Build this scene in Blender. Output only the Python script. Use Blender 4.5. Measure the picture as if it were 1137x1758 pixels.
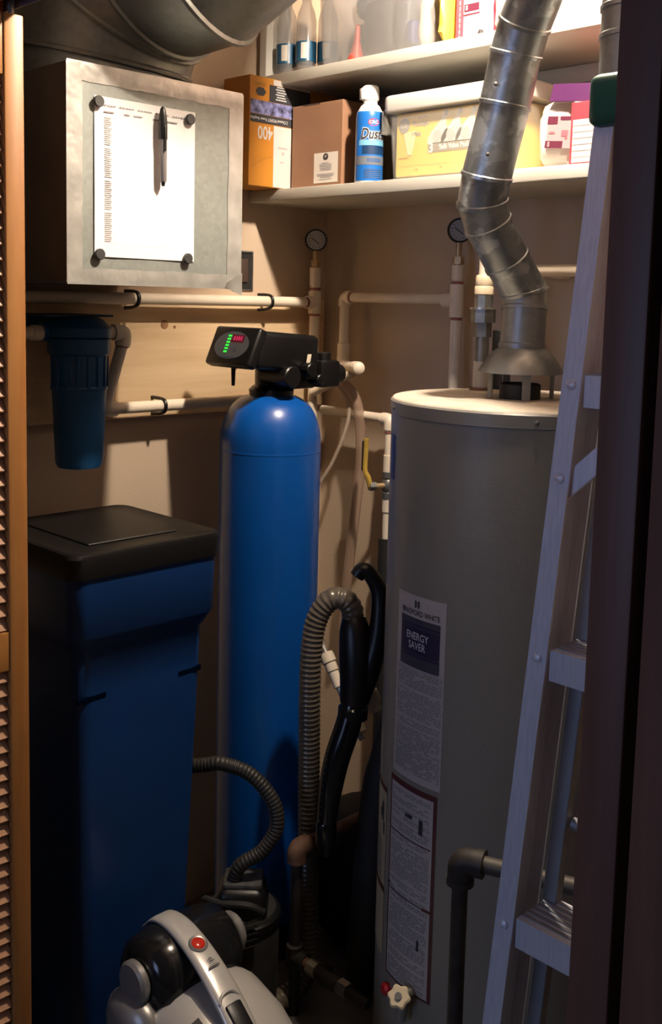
import bpy, bmesh, math, random
from mathutils import Vector, Matrix
random.seed(7)
for o in list(bpy.data.objects): bpy.data.objects.remove(o, do_unlink=True)
SC = bpy.context.scene
COL = SC.collection
PI = math.pi
V = Vector

# ------------------------------------------------------------------ camera
F_PX = 1800.0
cam_d = bpy.data.cameras.new('camera')
cam = bpy.data.objects.new('camera', cam_d); COL.objects.link(cam)
pitch, roll = math.radians(6.5), math.radians(1.4)
fh, r0, zz = V((-.70710678, .70710678, 0)), V((.70710678, .70710678, 0)), V((0, 0, 1))
fwd = fh*math.cos(pitch) - zz*math.sin(pitch)
up0 = fh*math.sin(pitch) + zz*math.cos(pitch)
rt = r0*math.cos(roll) + up0*math.sin(roll)
up = up0*math.cos(roll) - r0*math.sin(roll)
m = Matrix((rt, up, -fwd)).transposed().to_4x4()
m.translation = V((2.104, -2.068, 1.6))
cam.matrix_world = m
cam_d.sensor_fit = 'VERTICAL'; cam_d.sensor_height = 24.0
cam_d.lens = F_PX/1758*24.0
cam_d.shift_y = -159/1758; cam_d.shift_x = 0.0
cam_d.clip_start = 0.02
SC.camera = cam

# ------------------------------------------------------------------ world and light
w = bpy.data.worlds.new('room_air'); SC.world = w; w.use_nodes = True
w.node_tree.nodes['Background'].inputs[0].default_value = (.50, .55, .75, 1)
w.node_tree.nodes['Background'].inputs[1].default_value = 0.010
BULB = V((1.09, -.62, 2.52)); BULB_POWER = 2900.0
wl = bpy.data.lights.new('window_daylight', 'AREA'); wl.shape = 'RECTANGLE'; wl.size = 1.1; wl.size_y = 1.3
wl.energy = 19.0; wl.color = (.43, .58, 1.0)
wo = bpy.data.objects.new('window_daylight', wl); COL.objects.link(wo)
wo.location = (1.2, -4.8, 1.8)
wo.rotation_euler = (V((1.5, -1.1, 1.2)) - V(wo.location)).to_track_quat('-Z', 'Y').to_euler()
SC.view_settings.view_transform = 'Standard'; SC.view_settings.look = 'None'
SC.view_settings.exposure = 0.0; SC.view_settings.gamma = 1.0
SC.view_settings.use_curve_mapping = False

# ------------------------------------------------------------------ materials
MATS = {}
def mat(name, col, rough=.5, metal=0.0, var=0.0, vscale=8.0, bump=0.0, bscale=60.0, alpha=1.0,
        emit=None, estr=0.0, spec=.5, stretch=None, trans=0.0, coat=0.0):
    if name in MATS: return MATS[name]
    m = bpy.data.materials.new(name); m.use_nodes = True
    nt = m.node_tree; b = nt.nodes['Principled BSDF']
    b.inputs['Base Color'].default_value = (*col, 1)
    b.inputs['Roughness'].default_value = rough; b.inputs['Metallic'].default_value = metal
    b.inputs['Alpha'].default_value = alpha; b.inputs['Specular IOR Level'].default_value = spec
    b.inputs['Transmission Weight'].default_value = trans; b.inputs['Coat Weight'].default_value = coat
    if emit:
        b.inputs['Emission Color'].default_value = (*emit, 1); b.inputs['Emission Strength'].default_value = estr
    if var or bump:
        tc = nt.nodes.new('ShaderNodeTexCoord'); mp = nt.nodes.new('ShaderNodeMapping')
        nt.links.new(tc.outputs['Object'], mp.inputs[0])
        if stretch: mp.inputs['Scale'].default_value = stretch
        if var:
            n = nt.nodes.new('ShaderNodeTexNoise'); n.inputs['Scale'].default_value = vscale
            n.inputs['Detail'].default_value = 5
            nt.links.new(mp.outputs[0], n.inputs['Vector'])
            r = nt.nodes.new('ShaderNodeValToRGB')
            r.color_ramp.elements[0].position = .32; r.color_ramp.elements[1].position = .68
            r.color_ramp.elements[0].color = (*[max(0, c*(1-var)) for c in col], 1)
            r.color_ramp.elements[1].color = (*[min(1, c*(1+var)) for c in col], 1)
            nt.links.new(n.outputs['Fac'], r.inputs[0]); nt.links.new(r.outputs[0], b.inputs['Base Color'])
        if bump:
            n2 = nt.nodes.new('ShaderNodeTexNoise'); n2.inputs['Scale'].default_value = bscale
            nt.links.new(mp.outputs[0], n2.inputs['Vector'])
            bp = nt.nodes.new('ShaderNodeBump'); bp.inputs['Strength'].default_value = bump
            bp.inputs['Distance'].default_value = .004
            nt.links.new(n2.outputs['Fac'], bp.inputs['Height']); nt.links.new(bp.outputs[0], b.inputs['Normal'])
    MATS[name] = m
    return m

def galv(name, col, rough=.42, scale=55.0, var=.35, metal=.75, patch=0.0):
    """galvanised sheet steel: crystal spangle plus cloudy wear"""
    m = bpy.data.materials.new(name); m.use_nodes = True
    nt = m.node_tree; b = nt.nodes['Principled BSDF']
    b.inputs['Metallic'].default_value = metal
    tc = nt.nodes.new('ShaderNodeTexCoord')
    v = nt.nodes.new('ShaderNodeTexVoronoi'); v.inputs['Scale'].default_value = scale
    n = nt.nodes.new('ShaderNodeTexNoise'); n.inputs['Scale'].default_value = 9; n.inputs['Detail'].default_value = 6
    nt.links.new(tc.outputs['Object'], v.inputs['Vector']); nt.links.new(tc.outputs['Object'], n.inputs['Vector'])
    bw = nt.nodes.new('ShaderNodeRGBToBW'); nt.links.new(v.outputs['Color'], bw.inputs[0])
    mx = nt.nodes.new('ShaderNodeMix'); mx.data_type = 'FLOAT'; mx.inputs[0].default_value = .6
    nt.links.new(bw.outputs[0], mx.inputs[2]); nt.links.new(n.outputs['Fac'], mx.inputs[3])
    r = nt.nodes.new('ShaderNodeValToRGB')
    r.color_ramp.elements[0].position = .25; r.color_ramp.elements[1].position = .75
    r.color_ramp.elements[0].color = (*[c*(1-var) for c in col], 1)
    r.color_ramp.elements[1].color = (*[min(1, c*(1+var)) for c in col], 1)
    nt.links.new(mx.outputs[0], r.inputs[0])
    if patch:
        n3 = nt.nodes.new('ShaderNodeTexNoise'); n3.inputs['Scale'].default_value = 22; n3.inputs['Detail'].default_value = 3
        nt.links.new(tc.outputs['Object'], n3.inputs['Vector'])
        r3 = nt.nodes.new('ShaderNodeValToRGB'); r3.color_ramp.elements[0].position = .56; r3.color_ramp.elements[1].position = .62
        nt.links.new(n3.outputs['Fac'], r3.inputs[0])
        mc = nt.nodes.new('ShaderNodeMix'); mc.data_type = 'RGBA'
        nt.links.new(r3.outputs[0], mc.inputs[0]); nt.links.new(r.outputs[0], mc.inputs[6])
        mc.inputs[7].default_value = (*[min(1, c*1.7) for c in col], 1)
        nt.links.new(mc.outputs[2], b.inputs['Base Color'])
    else:
        nt.links.new(r.outputs[0], b.inputs['Base Color'])
    rr = nt.nodes.new('ShaderNodeMapRange'); rr.inputs[3].default_value = rough-.1; rr.inputs[4].default_value = rough+.12
    nt.links.new(n.outputs['Fac'], rr.inputs[0]); nt.links.new(rr.outputs[0], b.inputs['Roughness'])
    MATS[name] = m
    return m

def wood(name, c0, c1, scale, axis, rough=.5, knots=False):
    """grain that runs along one axis"""
    m = bpy.data.materials.new(name); m.use_nodes = True
    nt = m.node_tree; b = nt.nodes['Principled BSDF']; b.inputs['Roughness'].default_value = rough
    tc = nt.nodes.new('ShaderNodeTexCoord'); mp = nt.nodes.new('ShaderNodeMapping')
    s = [scale]*3; s['xyz'.index(axis)] = scale*.07; mp.inputs['Scale'].default_value = s
    nt.links.new(tc.outputs['Object'], mp.inputs[0])
    n = nt.nodes.new('ShaderNodeTexNoise'); n.inputs['Scale'].default_value = 1.0; n.inputs['Detail'].default_value = 7
    n.inputs['Distortion'].default_value = .6
    nt.links.new(mp.outputs[0], n.inputs['Vector'])
    r = nt.nodes.new('ShaderNodeValToRGB'); r.color_ramp.elements[0].position = .3; r.color_ramp.elements[1].position = .72
    r.color_ramp.elements[0].color = (*c0, 1); r.color_ramp.elements[1].color = (*c1, 1)
    nt.links.new(n.outputs['Fac'], r.inputs[0]); nt.links.new(r.outputs[0], b.inputs['Base Color'])
    MATS[name] = m
    return m

M_WALL = mat('painted_wall', (.55, .43, .315), .85, var=.05, vscale=3, bump=.15, bscale=180)
M_FLOOR = mat('concrete_floor', (.09, .085, .08), .8, var=.25, vscale=6, bump=.3)
M_DARKWALL = mat('unseen_wall_dark', (.075, .05, .035), .7, var=.2, vscale=6)  # invented dark finish for unseen walls, cuts bounced light
M_CEIL = mat('ceiling_board', (.10, .075, .055), .9, var=.06)  # unseen ceiling, coloured dark to lessen the bounce
M_SHELF = mat('shelf_paint', (.58, .56, .49), .55, var=.05, vscale=5)
M_PVC = mat('pvc_ivory', (.78, .68, .55), .38, var=.06, vscale=12)
M_PRIMER = mat('pvc_primer', (.30, .10, .08), .5, var=.3, vscale=30)
M_BLACK = mat('black_plastic', (.0055, .0055, .006), .38, var=.2, vscale=20)
M_BLACKG = mat('black_gloss', (.010, .010, .011), .16, var=.1, vscale=20)
M_BLACKM = mat('black_matte', (.018, .017, .016), .65, var=.25, vscale=15)
M_GALV = galv('galvanised_duct', (.235, .245, .225), .42, 90, .14)
M_GALVBOX = galv('galvanised_box', (.28, .305, .285), .5, 110, .12, .3)
M_TAPE = mat('foil_tape', (.52, .52, .49), .36, .5, var=.18, vscale=18, bump=.5, bscale=30)
M_FLUE = galv('galvanised_flue', (.29, .325, .345), .38, 40, .30, .80, patch=1)
M_HOOD = galv('hood_steel', (.29, .305, .31), .42, 90, .10, .75)
M_HEATER = mat('heater_enamel', (.225, .222, .20), .36, var=.03, vscale=4, bump=.05, bscale=240)
M_HTOP = mat('heater_top_dusty', (.66, .58, .48), .75, var=.16, vscale=14)
M_BLUE = mat('tank_blue', (.003, .080, .37), .30, var=.06, vscale=9, coat=.15)
M_BRINE = mat('brine_blue', (.004, .035, .15), .42, var=.08, vscale=8)
M_FILT = mat('filter_blue', (.008, .085, .24), .42, var=.12, vscale=10)
M_ALU = mat('brushed_aluminium', (.74, .77, .86), .45, .30, var=.08, vscale=10, stretch=(40, 40, 2))
M_ALUIN = mat('aluminium_web', (.34, .35, .38), .5, .55, var=.1, vscale=10)
M_GREEN = mat('green_cap', (.006, .09, .06), .45, var=.1)
M_IRON = mat('black_iron_pipe', (.035, .030, .027), .6, .3, var=.4, vscale=30)
M_RUST = mat('rusty_iron', (.16, .085, .05), .75, .2, var=.35, vscale=35)
M_SILVER = mat('vacuum_silver', (.60, .58, .54), .28, .30, var=.03)
M_SILVERD = mat('vacuum_silver_dull', (.30, .29, .28), .35, .5, var=.05)
M_WHITE = mat('white_plastic', (.82, .80, .76), .4)
M_PAPER = mat('paper', (.88, .87, .86), .8)
M_INK = mat('ink_grey', (.34, .33, .36), .8)
M_INKD = mat('ink_dark', (.03, .03, .035), .7)
M_BRASS = mat('brass', (.55, .40, .22), .4, .7, var=.2, vscale=30)
M_ZINC = mat('dull_zinc', (.22, .22, .21), .45, .8, var=.25, vscale=30)
M_DOOR = wood('door_orange_wood', (.30, .120, .030), (.42, .195, .055), 40, 'z', .45)
M_SLAT = wood('louver_wood', (.42, .22, .12), (.54, .31, .18), 40, 'y', .5)
M_JAMB = wood('jamb_dark_wood', (.18, .078, .052), (.25, .108, .072), 45, 'z', .5)
M_PINE = wood('pine_board', (.60, .42, .24), (.76, .57, .36), 34, 'y', .6)
M_KNOT = mat('pine_knot', (.26, .13, .06), .6, var=.3, vscale=40)
M_CLEAR = mat('clear_plastic', (.34, .335, .33), .18, alpha=.32)
M_CLOUD = mat('cloudy_plastic', (.82, .80, .74), .3, alpha=.13)
M_TUBE = mat('clear_tubing', (.46, .32, .24), .25, alpha=.55)
M_RIB = mat('ribbed_hose', (.12, .098, .072), .28, alpha=.92, var=.15, vscale=20)

# ------------------------------------------------------------------ mesh helpers
class G:
    def __init__(s): s.bm = bmesh.new()
    def box(s, x0, x1, y0, y1, z0, z1, bev=0, seg=2):
        return s.obox(V(((x0+x1)/2, (y0+y1)/2, (z0+z1)/2)), V((1,0,0)), V((0,1,0)), V((0,0,1)),
                      ((x1-x0)/2, (y1-y0)/2, (z1-z0)/2), bev, seg)
    def obox(s, c, a, b, d, h, bev=0, seg=2, top=1.0):
        c, a, b, d = V(c), V(a).normalized(), V(b).normalized(), V(d).normalized()
        vs = []
        for k in (-1, 1):
            f = top if k > 0 else 1
            for i, j in ((-1,-1),(1,-1),(1,1),(-1,1)):
                vs.append(s.bm.verts.new(c + a*h[0]*i*f + b*h[1]*j*f + d*h[2]*k))
        fs = [(3,2,1,0),(4,5,6,7),(0,1,5,4),(1,2,6,5),(2,3,7,6),(3,0,4,7)]
        faces = [s.bm.faces.new([vs[i] for i in f]) for f in fs]
        if bev:
            es = set(e for f in faces for e in f.edges)
            bmesh.ops.bevel(s.bm, geom=list(es), offset=bev, segments=seg, profile=.5, affect='EDGES', clamp_overlap=True)
        return s
    def ring(s, c, u, v, r, n, r2=None):
        r2 = r if r2 is None else r2
        return [s.bm.verts.new(c + u*math.cos(2*PI*i/n)*r + v*math.sin(2*PI*i/n)*r2) for i in range(n)]
    def skin(s, rings, cap0=True, cap1=True):
        for a, b in zip(rings, rings[1:]):
            n = len(a)
            for i in range(n): s.bm.faces.new((a[i], a[(i+1) % n], b[(i+1) % n], b[i]))
        if cap0: s.bm.faces.new(list(reversed(rings[0])))
        if cap1: s.bm.faces.new(rings[-1])
        return s
    @staticmethod
    def frame(d):
        d = V(d).normalized()
        h = V((0,0,1)) if abs(d.z) < .95 else V((1,0,0))
        u = h.cross(d).normalized()
        return u, d.cross(u).normalized()
    def cyl(s, p0, p1, r0, r1=None, n=20, bev=0):
        p0, p1 = V(p0), V(p1); r1 = r0 if r1 is None else r1
        u, v = s.frame(p1-p0)
        if bev:
            d = (p1-p0).normalized()*bev
            return s.skin([s.ring(p0,u,v,r0-bev,n), s.ring(p0+d,u,v,r0,n), s.ring(p1-d,u,v,r1,n), s.ring(p1,u,v,r1-bev,n)])
        return s.skin([s.ring(p0,u,v,r0,n), s.ring(p1,u,v,r1,n)])
    def lathe(s, prof, c, axis=(0,0,1), n=32, cap=True):
        c = V(c); a = V(axis).normalized(); u, v = s.frame(a)
        return s.skin([s.ring(c+a*z, u, v, max(r,.0003), n) for r, z in prof], cap, cap)
    def tube(s, pts, r, n=12, smooth=0, cap=True):
        pts = [V(p) for p in pts]
        if smooth: pts = spline(pts, smooth)
        rs = r if callable(r) else (lambda t: r)
        rings = []; u = None
        for i, p in enumerate(pts):
            d = (pts[min(i+1, len(pts)-1)] - pts[max(i-1, 0)]).normalized()
            if u is None: u, v = s.frame(d)
            else:
                u = (u - d*u.dot(d)).normalized(); v = d.cross(u)
            rings.append(s.ring(p, u, v, rs(i/(len(pts)-1)), n))
        return s.skin(rings, cap, cap)
    def ell(s, c, rx, ry, rz, n=24, m=14, p=1.0):
        c = V(c); rings = []
        for j in range(1, m):
            t = PI*j/m; z = -math.cos(t); rr = math.sin(t)**p
            rings.append([s.bm.verts.new(c+V((rx*rr*math.cos(2*PI*i/n), ry*rr*math.sin(2*PI*i/n), rz*z))) for i in range(n)])
        return s.skin(rings)
    def quad(s, a, b, c, d):
        s.bm.faces.new([s.bm.verts.new(V(p)) for p in (a,b,c,d)]); return s
    def grid(s, fn, nu, nv):
        vs = [[s.bm.verts.new(V(fn(i/nu, j/nv))) for j in range(nv+1)] for i in range(nu+1)]
        for i in range(nu):
            for j in range(nv):
                s.bm.faces.new((vs[i][j], vs[i+1][j], vs[i+1][j+1], vs[i][j+1]))
        return s

def spline(pts, k):
    out = []
    P = [pts[0]*2-pts[1]] + pts + [pts[-1]*2-pts[-2]]
    for i in range(1, len(P)-2):
        a, b, c, d = P[i-1:i+3]
        for j in range(k):
            t = j/k
            out.append(.5*((2*b)+(c-a)*t+(2*a-5*b+4*c-d)*t*t+(3*b-a-3*c+d)*t**3))
    out.append(pts[-1]); return out

def wpos(o):
    p = V((0,0,0))
    while o: p += o.location; o = o.parent
    return p
def obj(name, g, material, parent=None, angle=35, flat=False):
    me = bpy.data.meshes.new(name)
    bmesh.ops.recalc_face_normals(g.bm, faces=g.bm.faces[:])
    off = wpos(parent) if parent else V((0,0,0))
    if parent is None:
        # origin at the bottom centre of the mesh
        cs = [v.co for v in g.bm.verts]
        off = V(((min(c.x for c in cs)+max(c.x for c in cs))/2, (min(c.y for c in cs)+max(c.y for c in cs))/2, min(c.z for c in cs)))
    for v in g.bm.verts: v.co -= off
    g.bm.to_mesh(me); g.bm.free()
    me.materials.append(material)
    if not flat:
        me.shade_smooth(); me.set_sharp_from_angle(angle=math.radians(angle))
    o = bpy.data.objects.new(name, me); COL.objects.link(o)
    if parent: o.parent = parent
    else: o.location = off
    return o
def thing(name, label, cat, loc, group=None):
    o = bpy.data.objects.new(name, None); COL.objects.link(o)
    o.location = loc; o.empty_display_size = .05
    return tag(o, label, cat, group)
def tag(o, label, cat, group=None):
    o['label'] = label; o['category'] = cat
    if group: o['group'] = group
    return o
def struct(o, label=None):
    o['kind'] = 'structure'
    if label: o['label'] = label
    return o
FONT = None
def text(name, s, size, fn, material, parent, align='CENTER', squeeze=1.0, bold=0.0):
    """flat lettering: fn maps (x, y) in metres to a point on the surface"""
    cu = bpy.data.curves.new(name, 'FONT'); cu.body = s; cu.size = size; cu.align_x = align; cu.align_y = 'CENTER'
    cu.resolution_u = 3; cu.offset = bold
    t = bpy.data.objects.new(name+'_tmp', cu); COL.objects.link(t)
    bpy.context.view_layer.update()
    me0 = t.evaluated_get(bpy.context.evaluated_depsgraph_get()).to_mesh()
    g = G(); g.bm.from_mesh(me0)
    t.evaluated_get(bpy.context.evaluated_depsgraph_get()).to_mesh_clear()
    bpy.data.objects.remove(t); bpy.data.curves.remove(cu)
    for v in g.bm.verts: v.co = V(fn(v.co.x*squeeze, v.co.y))
    return obj(name, g, material, parent, flat=True)
def plane_fn(o, u, v, n, off=.0012):
    o, u, v, n = V(o), V(u).normalized(), V(v).normalized(), V(n).normalized()
    return lambda x, y: o + u*x + v*y + n*off
def decal(name, fn, x0, x1, y0, y1, material, parent, nu=1, nv=1):
    return obj(name, G().grid(lambda a, b: fn(x0+(x1-x0)*a, y0+(y1-y0)*b), nu, nv), material, parent, flat=True)
def lines(name, fn, rects, material, parent, nu=1):
    g = G()
    for x0, x1, y0, y1 in rects: g.grid(lambda a, b: fn(x0+(x1-x0)*a, y0+(y1-y0)*b), nu, 1)
    o = obj(name, g, material, parent, flat=True)
    if len(rects) > 1: o['kind'] = 'stuff'
    return o

# ================================================================== THE SETTING
XR = 2.02            # right wall
YF = -1.22           # plane of the doorway
ZC = 2.72
struct(obj('floor', G().box(-.2, 4.2, -4.2, .1, -.06, 0), M_FLOOR))
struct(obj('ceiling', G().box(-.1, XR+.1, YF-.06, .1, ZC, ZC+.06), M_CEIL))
struct(obj('wall_left', G().box(-.1, 0, YF-.06, .1, 0, ZC), M_WALL))
struct(obj('wall_back', G().box(0, XR, 0, .1, 0, ZC), M_WALL))
struct(obj('wall_right', G().box(XR, XR+.1, YF-.06, .1, 0, ZC), M_DARKWALL))
g = G(); g.box(-.1, .47, YF-.09, YF, 0, ZC); g.box(1.80, 3.2, YF-.09, YF, 0, ZC); g.box(.47, 1.80, YF-.09, YF, 2.16, ZC)
struct(obj('wall_front', g, M_DARKWALL))
# right-hand door jamb and casing
struct(obj('trim_1', G().box(1.622, 1.664, YF-.035, YF+.05, 0, 2.085, .003), M_JAMB), 'dark red-brown wooden door jamb right of the ladder')
struct(obj('trim_2', G().box(1.680, 1.80, YF-.045, YF+.02, 0, 2.15, .004), M_JAMB), 'dark wooden door casing at the right edge')
struct(obj('trim_4', G().box(1.664, 1.680, YF-.005, YF+.03, 0, 2.085), mat('jamb_gap_shade', (.02, .014, .012), .8)), 'strip coloured dark as the shaded gap between jamb and casing')  # near-black colour stands for the shade in the gap
struct(obj('trim_5', G().box(.45, .47, YF-.10, YF+.02, 0, 2.085, .003), M_DOOR), 'wooden door jamb behind the louvered door')
# bifold track overhead
tr = struct(obj('trim_3', G().box(.30, 1.76, YF-.030, YF-.026, 2.050, 2.088).box(.30, 1.76, YF+.012, YF+.016, 2.050, 2.088)
                .box(.30, 1.76, YF-.030, YF+.016, 2.084, 2.089), mat('track_metal', (.16, .17, .24), .35, .4, var=.1)), 'dark metal bifold door track overhead')
# louvered bifold panel, folded open
d1 = bpy.data.objects.new('door_1', None); COL.objects.link(d1); d1.location = (.52, -1.4, 0); struct(d1, 'orange wooden louvered bifold door panel folded open')
DX0, DX1 = .505, .533
Y_A, Y_B, Y_C, Y_D = -1.207, -1.241, -1.60, -1.645
obj('stile', G().box(DX0, DX1, Y_B, Y_A, .02, 2.035, .003), M_DOOR, d1)
obj('stile', G().box(DX0, DX1, Y_D, Y_C, .02, 2.035, .003), M_DOOR, d1)
for z0, z1 in ((.02, .16), (.969, 1.036), (1.94, 2.035)):
    obj('rail', G().box(DX0+.002, DX1-.003, Y_C, Y_B, z0, z1, .002), M_DOOR, d1)
obj('pivot_pin', G().cyl((.519, -1.222, 2.03), (.519, -1.222, 2.07), .005, n=10), M_ZINC, d1)
sl = obj('slat', G().obox((.519, (Y_B+Y_C)/2, .5), (0,1,0), (-.50, 0, .866), (.866, 0, .50), ((Y_B-Y_C)/2, .0125, .0028), .0012, 1), M_SLAT, d1)
zs = [.175 + .0245*i for i in range(33)] + [1.048 + .0245*i for i in range(37)]
for i, z in enumerate(zs):
    o = sl if i == 0 else sl.copy()
    if i: COL.objects.link(o); o.parent = d1
    o.location = (0, 0, z-.5)

# pine backing board on the left wall
pb = thing('backing_board', 'knotty pine board fixed to the left wall behind the pipes', 'board', (.01, -.55, 1.309))
obj('board', G().box(.0, .019, -1.15, -.02, 1.309, 1.600, .0015), M_PINE, pb)
for (y, z, r) in ((-.560, 1.531, .011), (-.719, 1.388, .010), (-.53, 1.525, .004), (-.335, 1.42, .006)):
    obj('knot', G().cyl((.0188, y, z), (.0197, y, z), r, n=14), M_KNOT, pb)

# ================================================================== SHELVES
def shelf(z, label, cleat):
    t = thing('wall_shelf', label, 'shelf', (.7, -.14, z-.03), 'shelves along the back wall')
    obj('board', G().box(.0, 1.75, -.285, 0, z-.028, z, .002), M_SHELF, t)
    if not cleat: return t
    obj('side_cleat', G().box(0, .019, -.275, -.02, z-.066, z-.0285, .001), M_SHELF, t)
    obj('back_cleat', G().box(.019, 1.75, -.019, 0, z-.066, z-.0285, .001), M_SHELF, t)
    return t
shelf(1.872, 'lower white wooden shelf holding cartons, duster can and bulb bin', False)
shelf(2.153, 'upper white wooden shelf holding bottles and clear storage bin', True)
ZL, ZU = 1.8725, 2.1535

# ================================================================== DUCT BOX AND ROUND DUCT
BX, BY0, BY1, BZ0, BZ1 = .44, -1.075, -.678, 1.620, 2.003
t = thing('duct_box', 'square galvanised sheet metal duct box with foil taped edges', 'duct', (.22, -.876, BZ0))
obj('front_panel', G().box(BX-.004, BX, BY0+.004, BY1-.004, BZ0+.004, BZ1-.004), M_GALVBOX, t)
obj('side_panel', G().box(.0, BX-.004, BY0, BY0+.004, BZ0, BZ1), M_BLACKM if False else mat('duct_side_shade', (.10, .085, .07), .6, .4, var=.2), t)  # side turned from the bulb: its shade is put into a darker colour
obj('side_panel', G().box(.0, BX-.004, BY1-.004, BY1, BZ0, BZ1), M_GALV, t)
obj('top_panel', G().box(.0, BX-.004, BY0+.004, BY1-.004, BZ1-.004, BZ1), M_GALV, t)
obj('bottom_panel', G().box(.0, BX-.004, BY0+.004, BY1-.004, BZ0, BZ0+.004), M_GALV, t)
def tape(y0, y1, z0, z1, seed, horiz):
    rnd = random.Random(seed)
    n = 26
    w = [rnd.uniform(-.0012, .0012) for _ in range(n+1)]; h = [rnd.uniform(0, .0012) for _ in range(n+1)]
    g = G()
    def fn(a, b):
        i = int(round(a*n))
        if horiz: return (BX + .0012 + h[i]*(1-abs(2*b-1)), y0+(y1-y0)*a, z0+(z1-z0)*b + w[i]*(1 if (z0 > 1.8) == (b < .5) else 0))
        return (BX + .0012 + h[i]*(1-abs(2*b-1)), y0+(y1-y0)*b + w[i]*(1 if (y0 > -.9) == (b < .5) else 0), z0+(z1-z0)*a)
    g.grid(fn, n, 4); return obj('foil_tape', g, M_TAPE, t, angle=60)
tape(BY0-.001, BY1+.001, BZ1-.030, BZ1+.003, 1, True)
tape(BY0-.001, BY1+.001, BZ0-.003, BZ0+.026, 2, True)
tape(BY0-.002, BY0+.030, BZ0, BZ1, 3, False)
tape(BY1-.034, BY1+.003, BZ0, BZ1, 4, False)
obj('tape_tail', G().grid(lambda a, b: (BX+.002+.006*b*(1-a), BY1-.040+.045*a, BZ0+.030*b*(.3+.7*a)-.016*a*(1-b)), 5, 5), M_TAPE, t, angle=60)

RD = .185
t = thing('round_duct', 'large galvanised round elbow duct rising above the duct box', 'duct', (.22, -.876, BZ1))
path = [V((.215,-.872,2.005)), V((.215,-.872,2.062)), V((.265,-.860,2.178)), V((.365,-.840,2.235)), V((.480,-.820,2.246)), V((.700,-.690,2.435)), V((.80,-.63,2.715))]
for i in range(len(path)-1):
    a, b = path[i], path[i+1]
    # mitred gores: each ring lies in the plane that halves the bend
    def plane_n(k):
        d0 = (path[k]-path[max(k-1,0)]) if k > 0 else (path[1]-path[0])
        d1 = (path[k+1]-path[k]) if k < len(path)-1 else d0
        return (d0.normalized()+d1.normalized()).normalized()
    d = (b-a).normalized(); u, v = G.frame(V((0.35,-.9,.25)).cross(d))
    u = (V((0.2,1,0)) - d*d.dot(V((0.2,1,0)))).normalized(); v = d.cross(u)
    g = G(); rings = []
    for c, n, r in ((a, plane_n(i), RD), (a, plane_n(i), RD+.0055), (a+d*.006, plane_n(i), RD+.0055), (a+d*.010, plane_n(i), RD), (b, plane_n(i+1), RD-.002)):
        rg = []
        for k in range(48):
            p = c + (u*math.cos(2*PI*k/48)+v*math.sin(2*PI*k/48))*r
            tt = n.dot(c-p)/n.dot(d); rg.append(g.bm.verts.new(p+d*tt))
        rings.append(rg)
    g.skin(rings, i == 0, i == len(path)-2)
    obj('duct_gore', g, M_GALV, t)

# sheet of paper, magnets, marker pen
px = BX + .0022
ps = thing('paper_sheet', 'white printed log sheet held on the duct box by four magnets', 'paper', (px, -.91, 1.66))
obj('sheet', G().grid(lambda a, b: (px+.0006*math.sin(a*9+b*4), -1.021+.224*a, 1.668+.284*b), 8, 8), M_PAPER, ps)
fn = plane_fn((px, -1.021, 1.668), (0,1,0), (0,0,1), (1,0,0), .0014)
rows = []
for i in range(62):
    if i % 16 == 15: continue
    y = .028 + i*.0036
    rows.append((.021, .021+.013+.003*((i*7) % 3)/2, y, y+.0019))
lines('row_numbers', fn, rows, mat('ink_row', (.52,.50,.53), .8), ps)
lines('title_print', fn, [(.020+.0065*i, .0245+.0065*i, .2685, .2705) for i in range(28) if i % 6 != 4] +
      [(a, a+w_, .2570, .2592) for a, w_ in ((.019,.022),(.062,.012),(.083,.018),(.125,.02),(.155,.026))], M_INK, ps)
lines('table_rules', fn, [(.018, .200, .0245, .0248), (.196, .1963, .0245, .254), (.045, .0453, .0245, .254)], mat('ink_faint', (.66, .65, .66), .8), ps)
for (y, z, lab) in ((-1.015, 1.941, 'upper left'), (-.812, 1.937, 'upper right'), (-1.013, 1.672, 'lower left'), (-.815, 1.673, 'lower right')):
    mg = tag(obj('round_magnet', G().cyl((px+.0022, y, z), (px+.0085, y, z), .0102, n=24, bev=.0012), mat('magnet_grey', (.045, .045, .045), .5)),
             'round dark magnet on the %s corner of the paper sheet' % lab, 'magnet', 'magnets holding the paper sheet')
pn = thing('marker_pen', 'black capped marker pen hanging over the paper sheet', 'pen', (px+.008, -.877, 1.80))
yb = -.882; xp = px+.0125
obj('barrel', G().lathe([(.0055,0),(.0070,.003),(.0075,.06),(.0075,.078)], (xp, yb+.002, 1.812), (0, -.012, 1), 20), mat('pen_barrel', (.20, .19, .19), .35), pn)
obj('cap', G().lathe([(.0084,0),(.0084,.030),(.0072,.044),(.0048,.056),(.0015,.060)], (xp, yb+.001, 1.890), (0, -.012, 1), 20), M_BLACK, pn)
obj('clip', G().box(xp+.008, xp+.0105, yb-.0015, yb+.0015, 1.868, 1.915, .0006), M_BLACK, pn)
obj('end_plug', G().lathe([(.001,0),(.0030,.001),(.0042,.008)], (xp, yb+.002, 1.804), (0,-.012,1), 16), M_BLACK, pn)
ps['group'] = 'log sheet and its holders'

# junction box beside the duct box
jb = thing('junction_box', 'open electrical junction box in the wall beside the duct box', 'electrical box', (.01, -.29, 1.62))
g = G(); g.box(.0, .004, -.335, -.268, 1.618, 1.622); g.box(.0, .004, -.335, -.268, 1.716, 1.720); g.box(.0, .004, -.272, -.268, 1.622, 1.716); g.box(.0, .004, -.335, -.331, 1.622, 1.716)
obj('rim', g, M_ZINC, jb)
obj('cavity', G().box(.0003, .0012, -.331, -.272, 1.622, 1.716), M_BLACKM, jb)
obj('outlet_body', G().box(.0012, .006, -.312, -.286, 1.640, 1.700, .002), mat('outlet_brown', (.07, .045, .035), .4), jb)

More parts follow.
